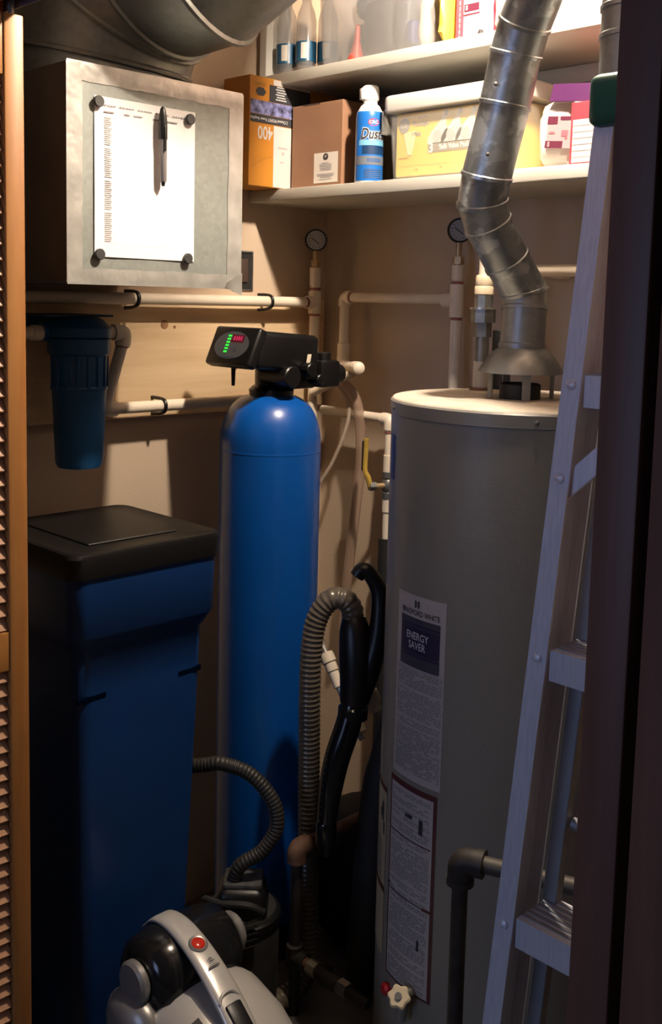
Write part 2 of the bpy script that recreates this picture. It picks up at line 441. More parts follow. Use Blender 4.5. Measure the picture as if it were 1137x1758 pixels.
# ================================================================== PLUMBING
RP = .0135
def pipe(t, a, b, r=RP, m=None, name='pipe', n=18): return obj(name, G().cyl(a, b, r, n=n), m or M_PVC, t)
def fit(t, a, b, r=.0175, name='coupling', m=None, bev=.001): return obj(name, G().cyl(a, b, r, n=20, bev=bev), m or M_PVC, t)
def elbow(t, c, d1, d2, l=.024, r=.0175, m=None, name='elbow'):
    c, d1, d2 = V(c), V(d1).normalized(), V(d2).normalized()
    pts = [c+d1*l, c+d1*l*.55, c+d1*l*.22+d2*l*.06, c+d1*l*.06+d2*l*.22, c+d2*l*.55, c+d2*l]
    return obj(name, G().tube(pts, r, 18, 3), m or M_PVC, t)
def tee(t, c, d1, d2, l=.030, r=.0175, m=None):
    c, d1, d2 = V(c), V(d1).normalized(), V(d2).normalized()
    g = G(); g.cyl(c-d1*l, c+d1*l, r, n=20, bev=.001); g.cyl(c, c+d2*l, r, n=20, bev=.001)
    return obj('tee', g, m or M_PVC, t)
def primer(t, c, d, r=.0142, h=.0035):
    c, d = V(c), V(d).normalized()
    return obj('primer_ring', G().cyl(c-d*h, c+d*h, r, n=18), M_PRIMER, t)
def clip(t, y, z, x=.06):
    g = G(); g.tube([(x-.041,y,z-.022),(x-.012,y,z-.020),(x+.010,y,z-.014),(x+.0165,y,z),(x+.010,y,z+.013),(x-.010,y,z+.0165),(x-.041,y,z+.017)], .0042, 8, 4)
    return obj('pipe_clip', g, M_BLACK, t)

# left wall supply run with corner riser
t = thing('supply_pipe', 'ivory plastic pipe along the upper left wall into the corner riser', 'pipe', (.06, -.6, 1.58))
pipe(t, (.06, -1.17, 1.592), (.06, -.128, 1.592))
tee(t, (.06, -.097, 1.592), (0,0,1), (0,-1,0))
primer(t, (.06, -.131, 1.592), (0,1,0)); primer(t, (.06,-.097,1.559), (0,0,1))
pipe(t, (.06,-.097,1.10), (.06,-.097,1.562)); pipe(t, (.06,-.097,1.622), (.06,-.097,1.642))
primer(t, (.06,-.097,1.628), (0,0,1))
fit(t, (.06,-.097,1.640), (.06,-.097,1.685), .0150, 'adapter'); 
clip(t, -.262, 1.592); clip(t, -.672, 1.592)

def gauge(c, base_z, label):
    c = V(c); n = V((.72,-.69,.02)).normalized()
    t = thing('pressure_gauge', label, 'gauge', (c.x, c.y, base_z), 'round pressure gauges on the pipes')
    obj('stem', G().cyl((c.x, c.y, base_z), (c.x, c.y, c.z-.026), .008, n=12), M_BRASS, t)
    obj('hex_nut', G().cyl((c.x, c.y, base_z+.003), (c.x, c.y, base_z+.020), .0145, n=6), M_BRASS, t)
    obj('case', G().lathe([(.024,-.012),(.028,-.009),(.030,.004),(.0275,.010),(.0252,.010)], c, n, 32), M_BLACK, t)
    obj('dial', G().cyl(c+n*.0085, c+n*.0105, .0250, n=32), mat('dial_white', (.34, .35, .37), .4), t)
    u, v = G.frame(n)
    g = G(); g.obox(c+n*.0113-(u*.6+v*.4)*.004, (u*.8-v*.6), (u*.6+v*.8), n, (.013, .0010, .0004))
    obj('needle', g, M_INKD, t)
    g = G()
    for k in range(11):
        a = math.radians(-220+k*26); e = u*math.cos(a)+v*math.sin(a)
        g.obox(c+n*.0108+e*.020, e, n.cross(e), n, (.0025, .0006, .0003))
    obj('tick_marks', g, M_INKD, t)
gauge((.06, -.097, 1.757), 1.685, 'small round pressure gauge in the corner above the softener')
# back wall loop
t = thing('loop_pipe', 'ivory plastic pipe loop on the back wall under the lower shelf', 'pipe', (.3, -.06, 1.3))
elbow(t, (.137,-.06,1.608), (1,0,0), (0,0,-1)); pipe(t, (.160,-.06,1.608), (.488,-.06,1.608), .0128)
primer(t, (.163,-.06,1.608), (1,0,0), .0136)
tee(t, (.515,-.06,1.605), (0,0,1), (-1,0,0), .040); primer(t, (.515,-.06,1.562), (0,0,1)); primer(t, (.515,-.06,1.648), (0,0,1))
pipe(t, (.515,-.06,1.15), (.515,-.06,1.566)); pipe(t, (.515,-.06,1.644), (.515,-.06,1.662)); fit(t, (.515,-.06,1.655), (.515,-.06,1.690), .0150, 'adapter')
pipe(t, (.137,-.06,1.478), (.137,-.06,1.585)); fit(t, (.137,-.06,1.446), (.137,-.06,1.486), .0175)
gauge((.515, -.06, 1.772), 1.690, 'small round pressure gauge half hidden behind the flue pipe')
# softener outlet stub and diagonal pipe
t = thing('softener_outlet_pipe', 'ivory capped plastic pipe sticking out behind the softener valve', 'pipe', (.25, -.2, 1.38))
elbow(t, (.137,-.06,1.425), (0,0,1), (.86,-.5,0), .026)
pipe(t, (.16,-.072,1.425), (.258,-.130,1.429), .0145)
obj('end_cap', G().lathe([(.0165,0),(.0170,.035),(.0150,.043),(.0090,.048),(.001,.049)], (.232,-.115,1.428), (.86,-.5,.03), 22), M_PVC, t)
pipe(t, (.225,-.118,1.412), (.075,-.110,1.350), .0105)
lines('cross_mark', plane_fn((.246,-.137,1.431), (.86,-.5,0), (0,0,1), (-.5,-.86,0), .0068), [(-.007,.007,-.0006,.0006), (-.0006,.0006,-.006,.006)], M_INKD, t)
# lower back pipe, elbow, ball valve, insulated drop
t = thing('valve_pipe', 'ivory plastic pipe with a yellow handled ball valve beside the water heater', 'pipe', (.3, -.06, .55))
pipe(t, (.062,-.06,1.300), (.292,-.06,1.298), .0125); elbow(t, (.312,-.06,1.297), (-1,0,0), (0,0,-1), .026, .0165)
primer(t, (.312,-.06,1.264), (0,0,1), .0140, .002)
pipe(t, (.312,-.06,1.19), (.312,-.06,1.275), .0125); fit(t, (.312,-.06,1.160), (.312,-.06,1.205), .0150)
fit(t, (.312,-.06,1.145), (.312,-.06,1.162), .0165, 'valve_nut', M_ZINC)
bv = obj('ball_valve', G().lathe([(.0125,0),(.0170,.006),(.0190,.018),(.0170,.030),(.0125,.036)], (.312,-.06,1.108), (0,0,1), 20), M_ZINC, t)
obj('valve_stem', G().cyl((.312,-.072,1.126), (.298,-.108,1.126), .0075, n=12), M_BRASS, bv)
obj('valve_nut', G().cyl((.302,-.098,1.126), (.295,-.114,1.126), .0125, n=6), M_ZINC, bv)
obj('handle', G().tube([(.296,-.112,1.126),(.294,-.118,1.150),(.286,-.122,1.166),(.286,-.122,1.20),(.288,-.122,1.250)], .0068, 8, 3), mat('handle_yellow', (.50, .33, .06), .45, var=.2, vscale=30), bv)
obj('grip', G().obox((.280,-.124,1.205), (.7,.7,0), (.7,-.7,0), (0,0,1), (.0035,.006,.038), .001), M_BLACK, bv)
fit(t, (.312,-.06,1.090), (.312,-.06,1.108), .0165, 'valve_nut', M_ZINC); fit(t, (.312,-.06,1.055), (.312,-.06,1.092), .0150)
pipe(t, (.312,-.06,.975), (.312,-.06,1.058), .0125)
obj('foam_insulation', G().cyl((.312,-.06,.40), (.312,-.06,.985), .0215, n=18), M_BLACKM, t)
# filter and its pipes
t = thing('filter_pipe', 'ivory plastic pipe running from the blue filter along the lower board', 'pipe', (.08, -.7, 1.33))
pipe(t, (.115,-1.17,1.517), (.115,-.95,1.517)); fit(t, (.115,-.968,1.517), (.115,-.928,1.517), .0165)
pipe(t, (.115,-.800,1.517), (.115,-.760,1.517)); fit(t, (.115,-.800,1.517), (.115,-.775,1.517), .0158, 'adapter')
elbow(t, (.115,-.738,1.517), (0,-1,0), (-.12,-.10,-1), .030, .0180)
primer(t, (.115,-.766,1.517), (0,1,0), .0150, .002); primer(t, (.111,-.741,1.486), (.12,.10,1), .0150, .002)
pipe(t, (.112,-.741,1.492), (.066,-.752,1.362)); elbow(t, (.060,-.752,1.340), (.12,.0,1), (0,1,0), .028, .0170)
pipe(t, (.06,-.728,1.340), (.06,-.20,1.340)); clip(t, -.595, 1.340)
t = thing('water_filter', 'blue plastic cartridge water filter housing on the left wall', 'water filter', (.135, -.866, 1.225))
FC = V((.135, -.866, 0))
obj('housing', G().lathe([(.030,1.226),(.046,1.229),(.051,1.240),(.0535,1.30),(.0585,1.42),(.0600,1.47),(.0665,1.475),(.0665,1.505),(.060,1.508)], FC, n=40), M_FILT, t)
obj('housing_rib', G().lathe([(.0600,1.396),(.0612,1.399),(.0612,1.402),(.0600,1.405)], FC, n=40, cap=True), M_FILT, t)
obj('cap', G().lathe([(.060,1.508),(.0675,1.509),(.0690,1.512),(.0685,1.528),(.052,1.545),(.040,1.551)], FC, n=40), M_FILT, t)
g = G(); g.box(.019, .150, -.955, -.790, 1.5515, 1.556, .001); g.box(.0195, .0225, -.955, -.790, 1.50, 1.556)
obj('bracket', g, mat('bracket_blue', (.012, .05, .09), .5), t)
obj('port', G().cyl((.115,-.945,1.520), (.115,-.925,1.520), .021, n=20), M_FILT, t); obj('port', G().cyl((.115,-.808,1.520), (.115,-.795,1.520), .021, n=20), M_FILT, t)
for k in range(10):
    a = math.radians(-100+k*22)
    obj('grip_rib', G().obox(FC+V((.0600*math.cos(a), .0600*math.sin(a), 1.435)), (math.cos(a), math.sin(a), 0), (-math.sin(a), math.cos(a), 0), (0,0,1), (.0022,.0035,.034), .0012, 1), M_FILT, t)

# ================================================================== WATER SOFTENER
TK = V((.237, -.405, 0)); RT = .1215
t = thing('softener_tank', 'tall blue resin tank with black control valve and lit display', 'water softener', (TK.x, TK.y, 0))
prof = [(.070,0),(.105,.006),(.116,.02),(.116,.07),(RT,.075),(RT,1.255)]
for k in range(1, 13):
    a = k/12*PI/2; prof.append((.034+(RT-.034)*math.cos(a)**.85, 1.255+.118*math.sin(a)))
obj('tank', G().lathe(prof, TK, n=64), M_BLUE, t, angle=40)
obj('base', G().lathe([(.1235,0),(.1265,.004),(.1265,.085),(.1235,.09)], TK, n=48), M_BLACK, t)
obj('tank_seam', G().lathe([(RT,1.2385),(RT+.0005,1.240),(RT+.0005,1.243),(RT,1.2445)], TK, n=64), M_BLUE, t)
va = obj('valve_body', G().lathe([(.044,1.362),(.052,1.366),(.054,1.384),(.046,1.392),(.040,1.396),(.040,1.430)], TK, n=32), M_BLACK, t)
# control head: display looks toward the doorway, body runs to the back
hx0, hx1 = .168, .318
ang = math.radians(-4)
ay = V((0, math.cos(ang), math.sin(ang)))      # along the head, dropping to the rear
az = V((0, -math.sin(ang), math.cos(ang)))
hc = V((.243, -.42, 1.475))
hd = obj('control_head', G().obox(hc+ay*.002+az*.002, (1,0,0), ay, az, (.073,.095,.044), .014, 4), M_BLACK, t)
fu, fv, fnn = V((1,0,0)), (az*.94+ay*.34).normalized(), (-ay*.94+az*.34).normalized()
fc = hc - ay*.112 + az*.004
obj('display_hood', G().obox(fc+ay*.010, fu, fv, fnn, (.079,.048,.014), .008, 3), M_BLACK, hd)
pf = plane_fn(fc+fnn*.0052+ay*.010, fu, fv, fnn, .0095)
g = G(); vs = [g.bm.verts.new(V(pf(.060*math.cos(2*PI*k/40), .034*math.sin(2*PI*k/40)))) for k in range(40)]; g.bm.faces.new(vs)
obj('display_panel', g, mat('display_grey', (.075, .078, .085), .4), hd, flat=True)
pf2 = plane_fn(fc+fnn*.0052+ay*.010, fu, fv, fnn, .0103)
lines('green_bar_leds', pf2, [(-.020,-.008,-.019+.0078*k,-.0142+.0078*k) for k in range(6)], mat('led_green', (0,.1,.01), .5, emit=(.05,1,.08), estr=.9), hd)
text('digit_display', '8 8 8 8', .0150, lambda x, y: pf2(x+.016, y+.0165), mat('led_red', (.1,0,.02), .5, emit=(1,.04,.16), estr=1.1), hd, squeeze=.70)
decal('digit_window', plane_fn(fc+fnn*.0052+ay*.010, fu, fv, fnn, .0099), -.006, .038, .007, .026, mat('digit_window_red', (.10,.006,.02), .4), hd)
lines('panel_buttons', pf2, [(-.030+.015*k,-.020+.015*k,-.030,-.0255) for k in range(4)] + [(.012,.022,-.013,-.004)], mat('button_blue', (.05,.075,.11), .5), hd)
obj('drain_nozzle', G().cyl(hc+V((-.052,-.065,-.030)), hc+V((-.052,-.065,-.082)), .006, .004, n=10), M_BLACK, va)
# rear valve and bypass
obj('valve_block', G().box(.205, .300, -.40, -.315, 1.388, 1.455, .008).cyl((.232,-.42,1.420),(.330,-.42,1.420),.026,n=18,bev=.003), M_BLACK, va)
for x in (.215, .268):
    obj('bypass_nut', G().cyl((x,-.345,1.418), (x,-.305,1.418), .0265, n=12, bev=.003), M_BLACK, va)
obj('bypass', G().box(.180, .318, -.318, -.252, 1.390, 1.455, .008), M_BLACK, va)
for x in (.205, .290):
    obj('bypass_knob', G().cyl((x,-.285,1.452), (x,-.285,1.474), .019, n=10, bev=.003), M_BLACK, va)
    obj('outlet_nut', G().cyl((x-.004,-.253,1.420), (x-.004,-.222,1.420), .0235, n=12, bev=.003), M_BLACK, va)
obj('injector_knob', G().cyl((.318,-.372,1.436), (.345,-.374,1.436), .016, n=10, bev=.002), M_BLACK, va)
obj('side_plug', G().cyl((.300,-.335,1.412), (.338,-.337,1.412), .013, n=10, bev=.002), M_BLACK, va)
obj('paper_tag', G().obox((.3225,-.365,1.462), (1,0,0), (0,1,0), (0,.2,1), (.0006,.006,.010)), mat('tag_cream', (.75,.66,.5), .6), va)
# drain and brine tubing
tag(obj('drain_tube', G().tube([(.125,-.12,1.386),(.175,-.105,1.385),(.205,-.085,1.35),(.215,-.07,1.28),(.205,-.055,1.16),(.185,-.05,1.02),(.165,-.05,.85),(.15,-.05,.70)], .0145, 12, 6), M_TUBE),
    'brownish clear drain tube hanging down behind the blue tank', 'tube')
tag(obj('thin_tube', G().tube([(.165,-.10,1.375),(.195,-.095,1.33),(.195,-.10,1.27),(.165,-.115,1.18),(.135,-.13,1.12),(.10,-.14,1.06)], .005, 8, 6), mat('thin_tubing', (.55,.45,.36), .3, alpha=.6)),
    'thin clear tube curving behind the blue tank shoulder', 'tube')


# brine cabinet
t = thing('brine_cabinet', 'dark blue salt cabinet with black lid left of the blue tank', 'salt tank', (.28, -.88, 0))
def rrect(g, x0, x1, y0, y1, z, r, n=6):
    pts = []
    for cx, cy, a0 in ((x1-r, y1-r, 0), (x0+r, y1-r, PI/2), (x0+r, y0+r, PI), (x1-r, y0+r, 1.5*PI)):
        for k in range(n+1):
            a = a0 + PI/2*k/n; pts.append(g.bm.verts.new((cx+r*math.cos(a), cy+r*math.sin(a), z)))
    return pts
B0, B1, B2, B3 = .085, .452, -1.075, -.722      # lid outline
def sect(g, z, inset, r=.03):
    return rrect(g, B0+inset, B1-inset, B2+inset, B3-inset, z, r)
g = G()
g.skin([sect(g,.0,.062), sect(g,.004,.056), sect(g,.30,.042), sect(g,.84,.026), sect(g,.925,.024), sect(g,.930,.019), sect(g,.950,.010), sect(g,.957,.006), sect(g,1.072,.003)])
obj('body', g, M_BRINE, t, angle=50)
for (ya, yb_, z) in ((-1.05,-.985,.832), (-.815,-.755,.832)):
    obj('handle_notch', G().obox((B1-.0292, (ya+yb_)/2, z), (1,0,.02), (0,1,.03), (0,0,1), (.004,(yb_-ya)/2,.006), .002, 1), mat('notch_shade', (.001,.004,.014), 1.0, spec=0.0), t)  # raised slabs, coloured near-black as the shade of a groove
g = G()
g.skin([sect(g,1.073,-.001,.032), sect(g,1.113,-.004,.034), sect(g,1.121,-.001,.034), sect(g,1.123,.006,.03), sect(g,1.119,.016,.028), sect(g,1.119,.05,.02)])
ld = obj('lid', g, mat('lid_black', (.0045,.0045,.0045), .42), t, angle=30)
obj('hatch', G().box(.155,.385,-1.0,-.79,1.119,1.1225,.0015,1), MATS['lid_black'], ld)

# ================================================================== WATER HEATER
HC = V((.915, -.357, 0)); HR = .25
t = thing('water_heater', 'tall grey gas water heater with draft hood and warning labels', 'water heater', (HC.x, HC.y, 0))
obj('jacket', G().lathe([(HR-.004,.06),(HR,.064),(HR,1.385),(HR-.002,1.386)], HC, n=96), M_HEATER, t)
obj('top_cap', G().lathe([(HR-.001,1.386),(HR+.0022,1.386),(HR+.0022,1.409),(HR-.001,1.4125)], HC, n=96), M_HEATER, t)
obj('top_pan', G().lathe([(HR-.0008,1.4126),(HR-.003,1.4150),(HR-.02,1.4165),(.05,1.4170)], HC, n=96), M_HTOP, t)
obj('base_ring', G().lathe([(HR-.012,.03),(HR-.006,.03),(HR-.006,.062),(HR-.012,.062)], HC, n=64), M_BLACKM, t)
for a in (20, 140, 260):
    a = math.radians(a); obj('foot', G().cyl(HC+V((.20*math.cos(a),.20*math.sin(a),0)), HC+V((.20*math.cos(a),.20*math.sin(a),.05)), .018, n=12), M_ZINC, t)
for a in (-125, -48, 30):
    a = math.radians(a); e = V((math.cos(a), math.sin(a), 0))
    obj('screw', G().lathe([(.0045,0),(.004,.0016),(.001,.0026)], HC+e*(HR+.002)+V((0,0,1.397)), e, 10), M_ZINC, t)
hood = obj('draft_hood', G().lathe([(.082,1.470),(.0835,1.468),(.081,1.474),(.070,1.492),(.056,1.508),(.0445,1.516),(.0445,1.526),(.040,1.526),(.040,1.512),(.054,1.500),(.078,1.471)], HC, n=56, cap=False), M_HOOD, t)
for a in (-115, -45, 55, 150):
    a = math.radians(a); e = V((math.cos(a), math.sin(a), 0))
    obj('hood_leg', G().obox(HC+e*.066+V((0,0,1.447)), e, (-e.y,e.x,0), (0,0,1), (.0015,.008,.030)), M_HOOD, hood)
obj('flue_outlet', G().lathe([(.040,1.417),(.040,1.445),(.036,1.447),(.034,1.420)], HC, n=32), M_BLACKM, t)
def cyf(a0, z0, off=.0007):
    a0 = math.radians(a0)
    return lambda x, y: HC + V(((HR+off)*math.cos(a0+x/HR), (HR+off)*math.sin(a0+x/HR), z0+y))
M_LABEL = mat('label_grey', (.44, .42, .43), .45); M_MAROON = mat('label_maroon', (.085, .016, .022), .5); M_NAVY = mat('label_navy', (.022, .022, .070), .4)
M_NAVY2 = mat('label_navy_band', (.050, .055, .085), .4); M_LPRINT = mat('label_print', (.235, .225, .235), .6); M_LYEL = mat('label_yellowed', (.42, .37, .25), .5)
W2 = math.radians(30)*HR/2                       # half width of the labels
f = cyf(-97, .878)
lb = decal('energy_label', f, -W2, W2, -.180, .179, M_LABEL, t, 16, 1)
f1 = cyf(-96.5, .878, .0013); f2 = cyf(-96.5, .878, .0019)
decal('navy_panel', f1, -.052, .052, .041, .136, M_NAVY, lb, 12, 1)
lines('navy_bands', f2, [(-.052,.052,.118,.121), (-.052,.052,.125,.136), (-.052,.052,.041,.062), (-.052,.052,.066,.068)], M_NAVY2, lb, 12)
text('maker_name', 'BRADFORD WHITE', .0140, lambda x, y: f1(x, y+.146), M_INKD, lb, squeeze=.84, bold=.0003)
text('maker_crest', 'M', .017, lambda x, y: f1(x-.006, y+.162), M_INKD, lb, bold=.0012)
text('energy_saver_print', 'ENERGY', .0200, lambda x, y: f2(x-.004, y+.101), mat('label_light_print', (.55,.55,.58), .5), lb, squeeze=.80, bold=.0003)
text('energy_saver_print', 'SAVER', .0200, lambda x, y: f2(x-.004, y+.083), MATS['label_light_print'], lb, squeeze=.80, bold=.0003)
rnd = random.Random(5); rc = []
z = .032
while z > -.172:
    x = -.060
    while x < .058:
        wl_ = rnd.uniform(.004, .014)
        if rnd.random() > .12: rc.append((x, min(x+wl_, .060), z, z+.0021))
        x += wl_+.0022
    z -= .0040 if rnd.random() > .12 else .0085
lines('fine_print', f1, rc, M_LPRINT, lb, 1)
lines('rule_lines', f1, [(-.061,.061,zz_,zz_+.0012) for zz_ in (.036,-.028,-.075,-.120)], M_INK, lb, 12)
f = cyf(-98.3, .480); f1 = cyf(-98.3, .480, .0013); f2 = cyf(-98.3, .480, .0019)
l2 = decal('warning_label', f, -W2-.001, W2+.001, -.207, .207, M_MAROON, t, 16, 1)
decal('label_sheet', f1, -W2+.0045, W2-.0065, -.202, .196, M_LABEL, l2, 16, 1)
rc = []; z = .186
while z > -.198:
    x = -.056
    while x < .050:
        wl_ = rnd.uniform(.004, .016)
        if rnd.random() > .15: rc.append((x, min(x+wl_, .053), z, z+.0022))
        x += wl_+.0024
    z -= .0046 if rnd.random() > .15 else .0105
lines('fine_print', f2, rc, M_LPRINT, l2, 1)
lines('rule_lines', f2, [(-.060,.056,.098,.1005), (-.060,.056,-.024,-.0225), (.040,.060,-.026,-.020), (-.064,-.056,-.018,-.012)], M_MAROON, l2, 12)
lines('warning_icons', f2, [(.026,.036,.120,.150),(-.012,.008,.142,.150),(.030,.036,-.112,-.090)], M_INKD, l2, 2)
f = cyf(-131, .482); f1 = cyf(-131, .482, .0013)
l3 = decal('side_label', f, -.050, .055, -.19, .165, M_LYEL, t, 14, 1)
lines('maroon_bars', f1, [(-.050,.055,.150,.162), (-.050,.055,-.058,-.046)], M_MAROON, l3, 12)
lines('label_pictures', f1, [(.030,.042,.085,.125),(.040,.048,.060,.085),(.020,.030,.090,.110)], M_INKD, l3, 2)
lines('fine_print', f1, [(-.04+.012*(i % 3), .046-.01*(i % 2), .04-.006*i, .0425-.006*i) for i in range(14)], M_LPRINT, l3, 8)
f = cyf(-125, 1.30); decal('blue_sticker', f, -.020, .012, -.042, .045, mat('sticker_blue', (.012,.02,.16), .35), t, 6, 1)
# drain valve at the foot of the jacket
a = math.radians(-94); e = V((math.cos(a), math.sin(a), 0)); c = HC+e*HR+V((0,0,.276))
dv = obj('drain_valve', G().cyl(c-e*.004, c+e*.030, .011, n=14), M_ZINC, t)
g = G(); rg = []
for kk, (off, sc) in enumerate(((.030,.85),(.033,1),(.042,1),(.045,.85))):
    kx = V((.30,-.65,.70)).normalized(); u, v = G.frame(kx)
    rg.append([g.bm.verts.new(c+e*.028+kx*(off-.028)+(u*math.cos(2*PI*i/36)+v*math.sin(2*PI*i/36))*(.0205+.0022*math.cos(6*2*PI*i/36))*sc) for i in range(36)])
g.skin(rg); obj('drain_knob', g, mat('knob_ivory', (.62,.53,.36), .5), dv)
obj('drain_spout', G().tube([c+e*.012, c+e*.02+V((0,0,-.02)), c+e*.024+V((0,0,-.045))], .010, 12, 3), M_HEATER, dv)
obj('knob_screw', G().cyl(c+e*.028+kx*.016, c+e*.028+kx*.021, .007, n=8), M_ZINC, dv)
a = math.radians(-110.5); e = V((math.cos(a), math.sin(a), 0)); c = HC+e*HR+V((0,0,.241))
obj('red_button', G().lathe([(.013,-.003),(.013,.008),(.010,.012),(.001,.013)], c, e, 18), mat('button_red', (.45,.012,.02), .4), t)
obj('wire_loom', G().tube([HC+V((-.03,-.252,.19)), HC+V((.0,-.258,.17)), HC+V((.025,-.256,.12)), HC+V((.03,-.254,.07))], .006, 8, 4), M_BLACK, t)

# heater water connections
def riser(x, y, label, tall, dz=0.0):
    t = thing('heater_riser', label, 'pipe fitting', (x, y, 1.417), 'water connections on the heater top')
    obj('nipple', G().cyl((x,y,1.417),(x,y,1.478),.0165,n=18), mat('nipple_ivory', (.50,.45,.37), .5, var=.15), t)
    obj('flange', G().cyl((x,y,1.4172),(x,y,1.423),.0235,n=20), M_RUST, t)
    obj('lower_nut', G().cyl((x,y,1.476+dz),(x,y,1.532+dz),.0145,n=18), M_ZINC, t)
    obj('union_hex', G().cyl((x,y,1.530+dz),(x,y,1.562+dz),.0195,n=6), M_ZINC, t)
    obj('union_collar', G().cyl((x,y,1.560+dz),(x,y,1.588+dz),.0265,n=8), M_ZINC, t)
    obj('collar_rim', G().cyl((x,y,1.588+dz),(x,y,1.5915+dz),.0285,n=20), mat('bright_zinc', (.5,.48,.44), .3, .8), t)
    obj('upper_nut', G().cyl((x,y,1.5915+dz),(x,y,1.618+dz),.0195,n=8), M_ZINC, t)
    obj('adapter', G().lathe([(.0175,1.618),(.0200,1.620),(.0200,1.634),(.0180,1.637),(.0190,1.639),(.0185,1.655),(.0160,1.660)], (x,y,dz), n=16), mat('adapter_cream', (.72,.60,.42), .45), t)
    obj('pipe', G().cyl((x,y,1.655+dz),(x,y,(1.725 if not tall else 1.665)),.0125,n=16), M_PVC, t)
    return t
RL = (.749, -.265); RR = (.985, -.19)
t = riser(*RL, 'stacked union fittings left of the draft hood on the heater', False)
obj('feed_pipe', G().cyl((RL[0],RL[1],1.72),(RL[0],RL[1],1.8435),.0125,n=16), M_PVC, t)
t = riser(*RR, 'stacked union fittings right of the flue beside the ladder', True, -.030)
obj('elbow', G().tube([(RR[0],RR[1],1.640),(RR[0],RR[1],1.658),(RR[0]-.012,RR[1],1.670),(RR[0]-.03,RR[1],1.672)], .0165, 16, 3), M_PVC, t)
obj('cross_pipe', G().cyl((RR[0]-.025,RR[1],1.672),(.80,RR[1],1.672),.0125,n=16), M_PVC, t)
obj('cross_elbow', G().tube([(.81,RR[1],1.672),(.79,RR[1],1.672),(.783,RR[1]+.012,1.672),(.783,RR[1]+.03,1.672)], .0165, 16, 3), M_PVC, t)
obj('feed_pipe', G().cyl((.783,RR[1]+.02,1.672),(.783,-.001,1.672),.0125,n=16), M_PVC, t)
tag(obj('insulated_stub', G().cyl((.755,-.205,1.4168),(.755,-.205,1.545),.019,n=16,bev=.002), M_BLACKM), 'short black insulated pipe stub behind the draft hood', 'pipe')

# ================================================================== FLUE
t = thing('flue_pipe', 'galvanised flue pipe zigzagging up from the draft hood', 'flue pipe', (HC.x, HC.y, 1.517))
FP = [(V((.915,-.357,1.517)), .0432), (V((.914,-.352,1.590)), .0432), (V((.911,-.348,1.622)), .0436), (V((.900,-.395,1.680)), .0440), (V((.889,-.445,1.745)), .0445),
      (V((.890,-.470,1.785)), .0455), (V((.905,-.480,1.830)), .0460), (V((.935,-.474,1.955)), .0462), (V((.958,-.479,2.040)), .0465), (V((.978,-.484,2.090)), .0468), (V((1.040,-.515,2.165)), .0470), (V((1.25,-.645,2.34)), .0470)]
pp = [p for p, _ in FP]
for i in range(len(FP)-1):
    a, ra = FP[i]; b, rb = FP[i+1]; d = (b-a).normalized()
    def pn(k):
        d0 = (pp[k]-pp[k-1]) if k > 0 else (pp[1]-pp[0]); dd = (pp[k+1]-pp[k]) if k < len(pp)-1 else d0
        return (d0.normalized()+dd.normalized()).normalized()
    u = V((.7,.7,0)); u = (u-d*u.dot(d)).normalized(); v = d.cross(u)
    g = G(); rings = []
    for c, n, r in ((a, pn(i), ra), (a, pn(i), ra+.0022), (a+d*.006, pn(i), ra+.0022), (a+d*.008, pn(i), ra), (b, pn(i+1), rb-.0006)):
        rg = []
        for k in range(36):
            p = c+(u*math.cos(2*PI*k/36)+v*math.sin(2*PI*k/36))*r
            rg.append(g.bm.verts.new(p+d*(n.dot(c-p)/n.dot(d))))
        rings.append(rg)
    g.skin(rings, i == 0, i == len(FP)-2)
    obj('flue_section', g, M_HOOD if i < 2 else M_FLUE, t)
for p in ((.935,-.520,1.865), (.948,-.522,1.985), (.915,-.435,1.715)):
    p = V(p); obj('sheet_screw', G().lathe([(.004,0),(.0035,.003),(.001,.004)], p+V((.012,-.012,0))*.4, (.7,-.7,0), 8), M_ZINC, t)
t = thing('vent_stack', 'vertical galvanised vent stack at the top behind the ladder', 'vent pipe', (1.305, -.675, 1.9))
for z0, z1 in ((1.62, 1.98), (1.98, 2.02), (2.02, 2.30), (2.30, 2.715)):
    obj('stack_section', G().lathe([(.0480,z0),(.0502,z0),(.0502,z0+.006),(.0478,z0+.008),(.0475,z1)], (1.305,-.675,0), n=36), M_HOOD, t)

# ================================================================== GAS PIPES
t = thing('gas_pipe', 'rusty elbowed gas pipe low between blue tank and heater', 'gas pipe', (.512, -.55, 0))
GX, GY = .512, -.55
pipe(t, (GX,GY+.02,.394), (GX,-.03,.394), .0135, M_RUST); elbow(t, (GX,GY,.392), (0,1,0), (0,0,-1), .030, .0215, M_RUST)
pipe(t, (GX,GY,.0), (GX,GY,.37), .0125, M_IRON)
obj('tee', G().cyl((GX,GY,.110),(GX,GY,.168),.0195,n=18,bev=.003).cyl((GX,GY,.138),(GX+.036,GY,.138),.0195,n=18,bev=.003), M_IRON, t)
obj('nipple', G().cyl((GX+.034,GY,.138),(GX+.060,GY,.138),.0125,n=16), M_RUST, t)
obj('union', G().cyl((GX+.050,GY,.138),(GX+.075,GY,.138),.018,n=8), mat('brass_dull', (.30,.27,.20), .5, .6), t)
obj('gas_cock', G().lathe([(.013,0),(.018,.01),(.022,.035),(.018,.06),(.013,.07)], (GX+.075,GY,.138), (1,0,0), 18).box(GX+.100,GX+.118,GY-.004,GY+.004,.155,.176,.002), M_IRON, t)
obj('flare_nut', G().cyl((GX+.142,GY,.138),(GX+.168,GY,.138),.0175,n=6), mat('nut_bright', (.42,.38,.34), .35, .8), t)
obj('end_nipple', G().cyl((GX+.165,GY,.138),(.738,GY,.138),.0115,n=14), M_IRON, t)
t = thing('black_iron_pipe', 'black iron pipe with elbow standing in front of the heater', 'gas pipe', (1.185, -.845, 0))
